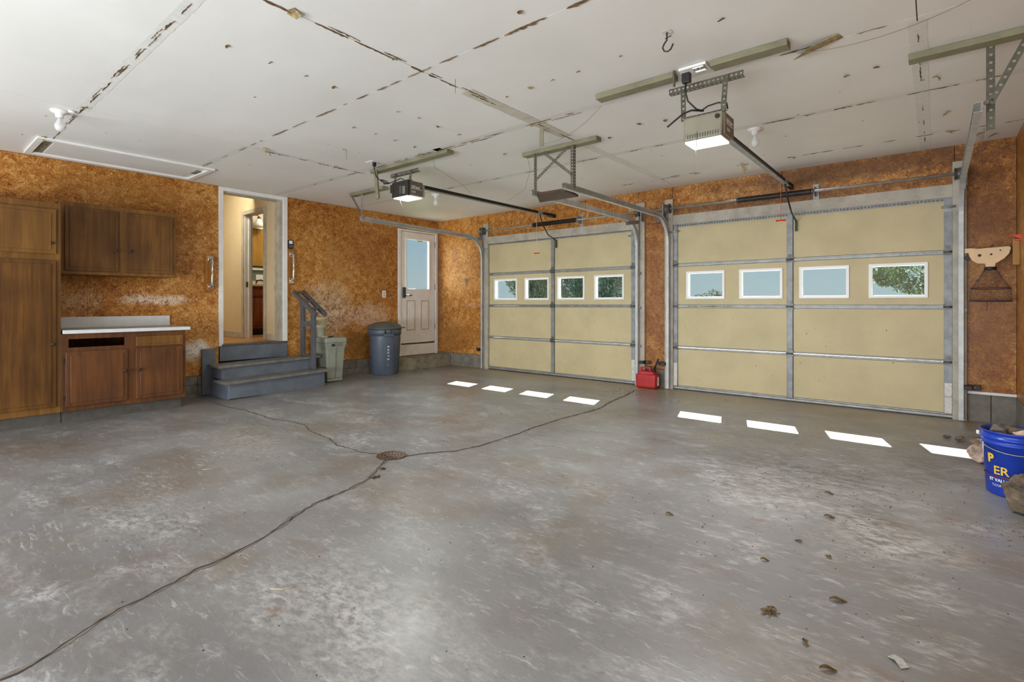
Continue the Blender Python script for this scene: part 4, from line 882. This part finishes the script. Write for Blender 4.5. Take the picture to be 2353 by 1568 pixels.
# ---- trash can
tr = thing('trash_can', 'large round blue-grey trash can with domed grey lid by the white door', 'trash can', (.36, -1.42, 0))
TC = (.36, -1.42); z0_ = -.003
M().lathe((*TC, z0_), [(.0, .0), (.195, .0), (.205, .012), (.237, .58), (.237, .60), (.250, .602), (.252, .70), (.24, .70), (.23, .62), (.19, .03), (.0, .03)], 48).build('body', m_trash, tr)
M().lathe((*TC, z0_ + .70), [(.262, -.008), (.275, .0), (.272, .012), (.255, .02), (.235, .05), (.15, .085), (.05, .098), (.0, .10)], 48).build('lid', m_lid, tr)
lt = M(); lt.prism([(-.05, 0), (.05, 0), (.03, .05), (-.03, .05)], lambda u, v, d: (TC[0] + .262 * math.cos(.95) + v * math.cos(.95) - u * math.sin(.95), TC[1] + .262 * math.sin(.95) + v * math.sin(.95) + u * math.cos(.95), z0_ + .70 + d), 0, .012)
lt.build('lid_tab', m_lid, tr)
ah = -.42   # handle faces the camera
def cyl(r, a, z): return (TC[0] + r * math.cos(a), TC[1] + r * math.sin(a), z0_ + z)
hb = M()
for s in (-1, 1): hb.prism([(0, .60), (.055, .60), (.055, .615), (.0, .70)], lambda u, v, d, s=s: cyl(.248 + u, ah + s * .24 + d, v), -.015, .015)
hb.prism([(0.035, .595), (.058, .595), (.058, .622), (.035, .622)], lambda u, v, d: cyl(.248 + u, ah + d, v), -.25, .25)
hb.build('handle', m_trash, tr, bevel=.002); M().prism([(0, .63), (.004, .63), (.004, .69), (0, .69)], lambda u, v, d: cyl(.250 + u, ah + d, v), -.2, .2).build('handle_recess', plain('recess_dark', '2c3038', .6), tr)
for a in (ah - .42, ah + .42, ah - 1.25, ah + 1.25, ah - .30): 
    M().prism([(0, 0), (.006, 0), (.006, 1), (0, 1)], lambda u, v, d, a=a: cyl(.206 + u + .0315 * v * .9, a + d, .03 + .53 * v), -.018, .018).build('rib', plain('rib%d' % int(a * 100 + 900), '464d59', .45), tr)
for k, ch in enumerate('BRUTE'):
    text_mesh('vertical_lettering', ch, .040, m_prw, tr, lambda x, y, z, k=k: cyl(.209 + .028 * ((.42 - k * .047 + x) / .57) + .004 + z, ah + .02 + (y - .014) / .23, .42 - k * .047 + x), bold=.001)
text_mesh('vertical_lettering', 'R', .024, m_prw, tr, lambda x, y, z: cyl(.222 + z, ah + .02 + (y - .01) / .23, .15 + x))

# ---- white door
wd_ = thing('door_1', 'white half-glass entry door in the corner of the left wall', None, (0, -.44, .19), kind='structure')
M().box(-.01, .018, -.887, -.835, .19, 2.33).build('casing_side', m_white, wd_, bevel=.004); M().box(-.01, .018, -.062, -.008, .19, 2.33).build('casing_side', m_white, wd_, bevel=.004); M().box(-.01, .018, -.835, -.062, 2.30, 2.33).build('casing_head', m_white, wd_, bevel=.004)
leaf = M().holes(-.83, -.07, .41, 2.295, -.045, -.005, [(-.70, -.20, 1.325, 2.175)], fA).build('door_leaf', m_white, wd_, bevel=.003)
M().holes(-.725, -.175, 1.30, 2.20, -.006, .008, [(-.695, -.205, 1.33, 2.17)], fA).build('glass_frame', m_wframe, leaf, bevel=.004)
M().box(-.03, -.024, -.70, -.20, 1.325, 2.175).build('pane', m_glass, leaf)
for y0, y1 in ((-.70, -.515), (-.385, -.20)):
    M().holes(y0, y1, .62, 1.13, -.005, .001, [(y0 + .014, y1 - .014, .634, 1.116)], fA).build('panel_moulding', m_cream, leaf, bevel=.002); M().box(-.005, -.001, y0 + .03, y1 - .03, .65, 1.10).build('raised_panel', m_white, leaf, bevel=.003)
M().box(-.02, .0, -.83, -.07, .378, .408).build('door_sweep', plain('sweep', '5c4c3c', .7), wd_); M().box(-.03, .012, -.835, -.062, .195, .376).build('kick_board', m_white, wd_, bevel=.003)
hd = M(); hd.box(-.006, .018, -.795, -.725, 1.17, 1.35); hd.build('lock_plate', plain('slate_lock', '3c4450', .4), leaf, bevel=.028, seg=4)
M().tube([(.018, -.76, 1.215), (.05, -.76, 1.215), (.055, -.75, 1.213), (.055, -.64, 1.213)], .010, 8).build('lever_handle', plain('slate_lever', '3c4450', .4), leaf)
for z in (.62, 1.32, 2.07): M().box(-.004, .010, -.076, -.058, z, z + .10).build('hinge', m_steeld, wd_, bevel=.002)
M().box(-.13, -.05, -.84, -.055, .19, .30).build('threshold', m_sill, wd_)
single('concrete_ledge', M().box(.012, .345, -1.17, -.008, -.03, .188), m_sill, 'rough concrete ledge under the white door', 'ledge', bevel=.01)

# ---- red gas can
gc = thing('gas_can', 'red plastic gas can with black spout between the garage doors', 'gas can', (4.08, -.13, 0)); gx, gy = 4.082, -.135
M().taper(gx, gy, 0, .185, .135, .075, .140, .078).build('body', m_red, gc, bevel=.03, seg=4)
M().taper(gx, gy, .165, .222, .125, .065, .085, .04).build('shoulder', m_red, gc, bevel=.02, seg=3)
M().holes(gx - .10, gx + .045, .205, .265, gy - .016, gy + .016, [(gx - .075, gx + .02, .222, .246)], fB).build('handle', m_red, gc, bevel=.006)
M().lathe((gx + .085, gy, .215), [(.026, 0), (.026, .022), (.016, .03)], 16).build('cap', m_black, gc); M().tube([(gx + .085, gy, .235), (gx + .105, gy, .29), (gx + .14, gy, .375)], [.012, .011, .010], 10).build('spout', m_black, gc)
M().box(gx + .137, gx + .142, gy - .02, gy + .02, .04, .15).build('side_label', m_prw, gc)

# ------------------------------------------------------------------ RIGHT WALL and things on it
wr = struct('wall_right', M().box(W + .013, W + .13, YB - .1, .13, -.3, H + .1), m_dark, 'right wall clad in pale strand board')
for y0, y1 in ((-1.2, 0), (-2.42, -1.2), (-3.64, -2.42), (-4.86, -3.64), (-6.1, -4.86), (-7.4, -6.1), (-8.7, -7.4), (YB, -8.7)): M().box(W, W + .012, y0 + .0025, y1 - .0025, .25, H - .001).build('strand_board', m_osbC, wr); M().box(W - .004, W + .012, y0 + .002, y1 - .002, fz(y0) - .04, .247).build('foundation_block', m_block, wr)
struct('wall_front', M().box(-.13, W + .13, YB - .13, YB, -.3, H + .1), m_ceil, 'plain rear garage wall behind the camera')
single('wall_post', M().box(W - .045, W - .001, -.24, -.15, 1.40, 1.62), m_postw, 'small wooden mounting block on the right wall beside the tan bracket', 'block', bevel=.003)
nt_ = thing('net_basket', 'collapsible black net fish basket hanging from a tan plastic bracket', 'net basket', (7.27, -.2, 1.08))
fN = lambda u, v, d: (u, -.2 + d, v)
pl = [(7.115, 1.562), (7.165, 1.562), (7.20, 1.555), (7.40, 1.565), (7.413, 1.55), (7.40, 1.50), (7.37, 1.46), (7.33, 1.43), (7.315, 1.42), (7.312, 1.385), (7.255, 1.385), (7.25, 1.42), (7.20, 1.425), (7.165, 1.45), (7.145, 1.49), (7.14, 1.52), (7.115, 1.52)]
M().prism(pl, fN, -.014, .014).build('bracket_plate', m_tan, nt_, bevel=.004)
M().box(7.41, W - .046, -.216, -.184, 1.50, 1.56).build('clamp', m_black, nt_, bevel=.004)
for (u, v, r) in ((7.212, 1.495, .012), (7.287, 1.50, .008), (7.345, 1.532, .006)): M().lathe((u, -.214, v), [(r, -.004), (r * .6, -.006), (r * .6, 0)], 14, axis=1).build('bolt', m_black, nt_)
M().lathe((7.13, -.205, 1.475), [(.018, -.012), (.02, .012)], 12, axis=1).build('knob', m_black, nt_); M().bar((7.285, -.2, 1.565), (7.30, -.2, 1.585), .02, .015).build('thumb_tab', m_black, nt_)
NC = (7.283, -.2); rings = [(.040, 1.375), (.133, 1.215), (.133, 1.20), (.14, 1.115)]
M().lathe((*NC, 1.365), [(.038, 0), (.042, .004), (.042, .024), (.036, .026)], 20).build('collar', m_black, nt_)
def ringm(r, z, w=.004): return M().tube([(NC[0] + r * math.cos(2 * PI * k / 32), NC[1] + r * math.sin(2 * PI * k / 32), z + .006 * math.cos(2 * PI * k / 32 + 2)) for k in range(33)], w, 6, cap=False)
ringm(.130, 1.205).build('hoop', m_net, nt_); ringm(.138, 1.095).build('hoop', m_net, nt_)
nb = M()
def surf(a, t):   # t 0..1 top to bottom
    if t < .55: q = t / .55; r = .040 + (.130 - .040) * q ** 1.15; z = 1.37 - .165 * q
    else: q = (t - .55) / .45; r = .130 + .008 * q; z = 1.205 - .11 * q
    return (NC[0] + r * math.cos(a), NC[1] + r * math.sin(a), z)
for k in range(22):
    for s in (-1, 1): nb.tube([surf(2 * PI * k / 22 + s * t * 1.1, t) for t in [i / 10 for i in range(11)]], .0008, 3, cap=False)
for k in range(10):
    a = 2 * PI * k / 10; nb.tube([(NC[0] + .138 * math.cos(a), NC[1] + .138 * math.sin(a), 1.095), (NC[0] - .138 * math.cos(a + .5), NC[1] - .138 * math.sin(a + .5), 1.092)], .0008, 3, cap=False)
o = nb.build('netting', m_net, nt_); o['kind'] = 'stuff'
M().tube([(7.26, -.2, 1.095), (7.262, -.2, 1.05), (7.258, -.2, 1.01)], .0025, 5).build('pull_cord', m_net, nt_)
rc = thing('wall_clip', 'small red spring clip on the right wall above the tan bracket', 'clip', (7.42, -.3, 1.61)); M().prism([(7.375, 1.645), (W, 1.65), (W, 1.61), (7.43, 1.63)], lambda u, v, d: (u, -.3 + d, v), -.012, .012).build('jaw', m_redh, rc); M().box(7.43, W, -.315, -.285, 1.60, 1.612).build('base', m_redh, rc)

# ---- rocks and bucket
def rock(label, c, r, mat, seed, sub=3, group=None, flat=(1, 1, 1), lift=None, jag=.22):
    random.seed(seed); bm = bmesh.new(); bmesh.ops.create_icosphere(bm, subdivisions=sub, radius=1)
    dirs = [Vector((random.gauss(0, 1), random.gauss(0, 1), random.gauss(0, 1))).normalized() for _ in range(9)]; cut = [random.uniform(.62, .92) for _ in dirs]
    for v in bm.verts:
        for d_, c_ in zip(dirs, cut):
            k = v.co.dot(d_)
            if k > c_: v.co -= d_ * (k - c_) * .85
        v.co *= 1 + random.uniform(-.012, .012) + .16 * mnoise.fractal(v.co * 2.4 + Vector((seed, 0, 0)), 1, 2, 5)
    me = bpy.data.meshes.new('rock'); bm.to_mesh(me); bm.free()
    vs = [(v.co.x * r * flat[0], v.co.y * r * flat[1], v.co.z * r * flat[2]) for v in me.vertices]; zm = min(v[2] for v in vs)
    b = M(); b.add([(v[0] + c[0], v[1] + c[1], v[2] - zm + c[2]) for v in vs], [tuple(p.vertices) for p in me.polygons], False)
    return single('rock', b, mat, label, 'rock', group)
rock('big rough brown rock in front of the blue bucket', (7.30, -2.56, -.02), .115, m_rock, 4, 5, flat=(1, .9, .9))
rock('pinkish white triangular stone leaning by the blue bucket', (7.155, -1.62, -.002), .075, m_rockp, 12, 4, flat=(1, .7, .85))
rock('small brown rock nearest the door in the pile behind the bucket', (7.06, -1.0, 0), .035, m_rock, 21, 2, flat=(1.1, .8, .7)); rock('flat tan slab-like rock behind the blue bucket', (7.16, -1.18, 0), .055, m_rock, 22, 2, flat=(1.1, .9, .75)); rock('thin dark stone chip at the left end of the rock pile', (6.985, -.93, 0), .028, m_rockg, 23, 2, flat=(1.2, .6, .45))
rock('round grey rock behind the blue bucket', (7.24, -1.35, 0), .06, m_rockg, 24, 2)
bk = thing('bucket', 'blue plastic pail with yellow lettering, filled with rocks', 'bucket', (7.265, -2.22, -.015)); BC = (7.265, -2.22); bz = fz(-2.22) + .001
M().lathe((*BC, bz), [(.0, 0), (.118, 0), (.124, .006), (.140, .285), (.148, .287), (.148, .297), (.143, .30), (.145, .315), (.152, .317), (.152, .327), (.145, .33), (.148, .352), (.156, .354), (.156, .362), (.146, .362), (.143, .33), (.118, .02), (.0, .02)], 56).build('pail', m_blue, bk)
M().lathe((BC[0] - .155, BC[1] + .02, bz + .325), [(.012, -.01), (.014, .004)], 12, axis=0).build('handle_ear', m_white, bk)
M().tube([(BC[0] + .157 * math.cos(a), BC[1] + .157 * math.sin(a), bz + .30 - .05 * math.sin((a - PI) / 1)) for a in [PI + .12 + i * .28 for i in range(11)]], .0025, 6).build('wire_handle', m_steel, bk)
def bend(a0, zc):
    return lambda x, y, z: (BC[0] + (.1245 + .0585 * (zc + y) + z + .0012) * math.cos(a0 + x / .135), BC[1] + (.1245 + .0585 * (zc + y) + z + .0012) * math.sin(a0 + x / .135), bz + zc + y)
aL = -2.30
text_mesh('lettering', 'P', .066, m_yellow, bk, bend(aL - .06, .185), align='RIGHT', bold=.003); text_mesh('lettering', 'ER', .066, m_yellow, bk, bend(aL + .46, .122), align='RIGHT', bold=.0012)
text_mesh('lettering', 'ST VALUE.', .024, m_prw, bk, bend(aL + .52, .080), align='RIGHT', bold=.0008); text_mesh('lettering', 'T.COM', .018, m_prw, bk, bend(aL + .24, .052), align='RIGHT')
M().prism([(0, .104), (.001, .104), (.001, .113), (0, .113)], lambda u, v, d: (BC[0] + (.1256 + .057 * v + u) * math.cos(d), BC[1] + (.1256 + .057 * v + u) * math.sin(d), bz + v), aL - .9, aL - .45).build('underline', m_maroon, bk)
ub = M()
for i in range(14):
    a0, a1 = aL - .9 + i * .10, aL - .9 + (i + 1) * .10
    ub.add([(BC[0] + (.1262 + .057 * v) * math.cos(a), BC[1] + (.1262 + .057 * v) * math.sin(a), bz + v) for a in (a0, a1) for v in (.104, .114)], [(0, 1, 3, 2)])
ub.build('underline', m_maroon, bk)
for k, (dx, dy, dz, r, mt, lb) in enumerate([(-.075, -.035, .293, .048, m_rockg, 'dark grey rock at the left rim inside the blue bucket'), (.02, -.085, .293, .046, m_rockp, 'mottled rock at the front inside the blue bucket'), (.005, .005, .295, .044, m_rock, 'brown rock in the middle of the blue bucket'), (.088, .0, .293, .044, m_rockg, 'round grey rock at the right inside the blue bucket'), (-.015, .09, .293, .044, m_rock, 'small brown rock at the back inside the blue bucket')]):
    rock(lb, (BC[0] + dx, BC[1] + dy, bz + dz), r, mt, 40 + k, 4, 'rocks in the blue bucket')
b = M().lathe((*BC, bz + .02), [(.117, 0), (.134, .27)], 24); b.build('gravel_fill', m_rockg, bk)['kind'] = 'stuff'

# ---- litter on the floor
def leaf_(x, y, s, label, a):
    b = M(); n = 6; z = fz(y) + .003; vs = []
    for i in range(n + 1):
        t = i / n; w = math.sin(PI * t) * s * .22; cx, cy = (t - .5) * s, 0
        for sg in (-1, 0, 1):
            u, v = cx, cy + sg * w; vs.append((x + u * math.cos(a) - v * math.sin(a), y + u * math.sin(a) + v * math.cos(a), z + abs(sg) * .006 + .004 * math.sin(t * 5)))
    b.add(vs, [(i * 3 + k, i * 3 + k + 1, i * 3 + k + 4, i * 3 + k + 3) for i in range(n) for k in (0, 1)]); return single('dry_leaf', b, m_leaf, label, 'leaf', 'dry leaves on the floor', solid=.0008)
for (x, y, s, lb, a) in [(6.49, -3.21, .05, 'curled dry leaf on the pale floor patch, farthest right of the leaves', .2), (6.63, -4.03, .06, 'forked brown dry leaf right of the leaf clump', .4), (6.58, -4.38, .04, 'small dry leaf between the leaf clump and the clear bag', 2.0), (6.34, -3.88, .035, 'small dry leaf above the leaf clump', .3), (6.42, -3.60, .035, 'dry leaf upper left of the forked leaf', 2.8), (6.55, -3.68, .035, 'dry leaf straight above the forked brown leaf', 2.4), (5.83, -3.68, .04, 'dry leaf in the middle of the floor', .3), (6.44, -2.85, .045, 'dry leaf on the dark stained patch', .1), (6.66, -4.48, .05, 'tan dry leaf at the bottom edge of the picture', .5)]:
    leaf_(x, y, s, lb, a)
random.seed(5); b = M()
for k in range(34):
    a = random.uniform(0, 6.28); q = Vector((6.45 + random.gauss(0, .011), -4.27 + random.gauss(0, .009), -.05 + random.uniform(.001, .016))); d = Vector((math.cos(a), math.sin(a), random.uniform(-.2, .5))) * .013
    if (q - d).z < -.049: d.z = 0
    b.bar(q - d, q + d, .003, .002)
single('leaf_clump', b, m_leaf, 'small clump of dead leaves and grass on the floor, lower right', 'debris')['kind'] = 'stuff'
bg = M(); bg.add([(6.795, -4.292, -.047), (6.812, -4.268, -.046), (6.832, -4.29, -.038), (6.852, -4.312, -.046), (6.832, -4.334, -.047), (6.815, -4.31, -.040)], [(0, 1, 2, 5), (5, 2, 3, 4)])
single('plastic_baggie', bg, plain('clear_plastic', 'b4b4b0', .15, var=.15, scale=120), 'tiny crumpled clear plastic bag on the floor, bottom right', 'bag', solid=.0006)
b = M()
def speck(x, y, s):
    z = fz(y); b.add([(x - s, y - s * .5, z + .0005), (x + s, y - s * .7, z + .0005), (x + s * .6, y + s, z + .0005), (x - s * .5, y + s * .8, z + .0005), (x, y, z + s * .9)], [(0, 1, 4), (1, 2, 4), (2, 3, 4), (3, 0, 4)])
for k in range(420):
    x = random.uniform(2.0, 7.3); y = random.uniform(-5.9, -1.0); speck(x, y, random.uniform(.0015, .0042))
for k in range(160): speck(random.gauss(6.6, .45), random.gauss(-2.8, .6), random.uniform(.002, .005))
for k in range(60): speck(7.15 + random.gauss(0, .08), -2.85 + random.gauss(0, .12), random.uniform(.002, .004))
b.v = [(min(v[0], 7.44), v[1], v[2]) for v in b.v]
single('floor_grit', b, plain('grit', '4a4038', .9, var=.3, scale=50), 'dark grit and seed specks scattered over the concrete floor', 'debris')['kind'] = 'stuff'
b = M()
for k in range(150):
    x, y = 4.25 + random.gauss(0, .24), -.55 + random.gauss(0, .16)
    if y < -.30: speck(x, y, random.uniform(.003, .008))
single('door_litter', b, plain('litter_tan', '7a5a34', .9, var=.3, scale=40), 'scatter of brown leaf crumbs on the floor in front of the gas can', 'debris')['kind'] = 'stuff'
for x, y, a, L, lb in ((4.9, -5.35, .6, .05, 'pale straw stalk near the long floor crack'), (3.1, -4.95, 1.0, .05, 'pale straw stalk on the left of the floor'), (2.95, -4.93, .2, .035, 'bent tan straw on the floor before the cabinets')):
    z = fz(y) + .003; single('straw', M().tube([(x, y, z), (x + L * math.cos(a), y + L * math.sin(a), z + .002), (x + 2 * L * math.cos(a + .3), y + 2 * L * math.sin(a + .3), z)], .0015, 5), plain('straw', 'c8b488', .8), lb, 'straw')

# ------------------------------------------------------------------ OUTSIDE
struct('ground', M().box(-60, 60, .13, 120, -.25, -.08), m_grass, 'lawn outside'); struct('driveway', M().box(.6, 7.8, .14, 14, -.20, -.03), m_drive, 'concrete driveway outside')
struct('added_eave', M().box(-.75, -.13, YB, .75, 2.62, 2.72), m_white, 'unseen roof overhang added to shade the white door'); struct('ground_side', M().box(-60, -3.9, -60, .13, -.25, -.08), m_grass)  # eave added out of view to stop sun through the white door glass
struct('ground_walk', M().box(-3.9, -.13, -1.0, .13, -.25, -.08), m_drive)
el = thing('eave_lamp', 'dark lamp outside, seen through the top of the white door glass', 'lamp', (-.55, .22, 2.3)); M().lathe((-.55, .06, 2.235), [(.05, 0), (.05, .02), (.02, .045)], 16).build('shade', m_black, el); M().tube([(-.55, .06, 2.27), (-.55, .06, 2.62)], .006, 6).build('stem', m_black, el)
def leafball(mats, centres, n, s, seed):
    random.seed(seed); b = M()
    for k in range(n):
        c, r = random.choice(centres); d = Vector((random.gauss(0, 1), random.gauss(0, 1), random.gauss(0, 1))).normalized() * random.uniform(.55, 1.0)
        p = Vector(c) + Vector((d.x * r[0], d.y * r[1], d.z * r[2])); a = Vector((random.gauss(0, 1), random.gauss(0, 1), random.gauss(0, 1))).normalized(); q = a.orthogonal().normalized(); w = s * random.uniform(.5, 1.2)
        b.add([p - a * w, p + q * w * .4, p + a * w, p - q * w * .4], [(0, 1, 2, 3)])
    return b
def tree(label, base, h, tr_, centres, n, s, mat, seed, name='tree'):
    t = thing(name, label, 'tree' if name == 'tree' else 'bush', base); M().tube([base, (base[0], base[1], base[2] + h)], [tr_, tr_ * .4], 8).build('trunk', m_bark, t)
    o = leafball(None, centres, n, s, seed).build('foliage', mat, t, fixn=False); o['kind'] = 'stuff'
z0g = -.08
tree('dense dark evergreen filling the windows of the left garage door', (-2.4, 8.6, z0g), 4.5, .18, [((-2.6, 8.6, 1.3), (2.0, 1.2, 1.2)), ((-1.4, 8.4, 1.6), (1.4, 1.1, 1.3)), ((-4.3, 8.6, 2.0), (1.1, 1.0, .9)), ((-3.9, 8.6, 1.3), (1.0, 1.0, .6)), ((-2.4, 8.6, 3.2), (1.2, 1.0, 1.4)), ((-.9, 8.5, 1.2), (.7, 1, 1.0))], 42000, .055, m_fol1, 1)
tree('low leafy bush at the skyline in the leftmost window of the right door', (1.5, 10, z0g), 1.2, .06, [((1.6, 10, 1.12), (.4, .4, .42)), ((1.85, 10, 1.05), (.3, .4, .38)), ((1.15, 10, 1.0), (.35, .4, .38))], 2600, .038, m_fol2, 2, 'bush')
tree('loose leafy tree seen in the rightmost window of the right door', (7.6, 8.0, z0g), 3.6, .12, [((7.0, 8, 1.95), (.9, .8, .42)), ((6.9, 8, 1.45), (.75, .6, .22)), ((7.7, 8, 2.6), (1.0, .9, .8)), ((6.1, 8, 1.7), (.35, .4, .25))], 5500, .05, m_fol2, 3)
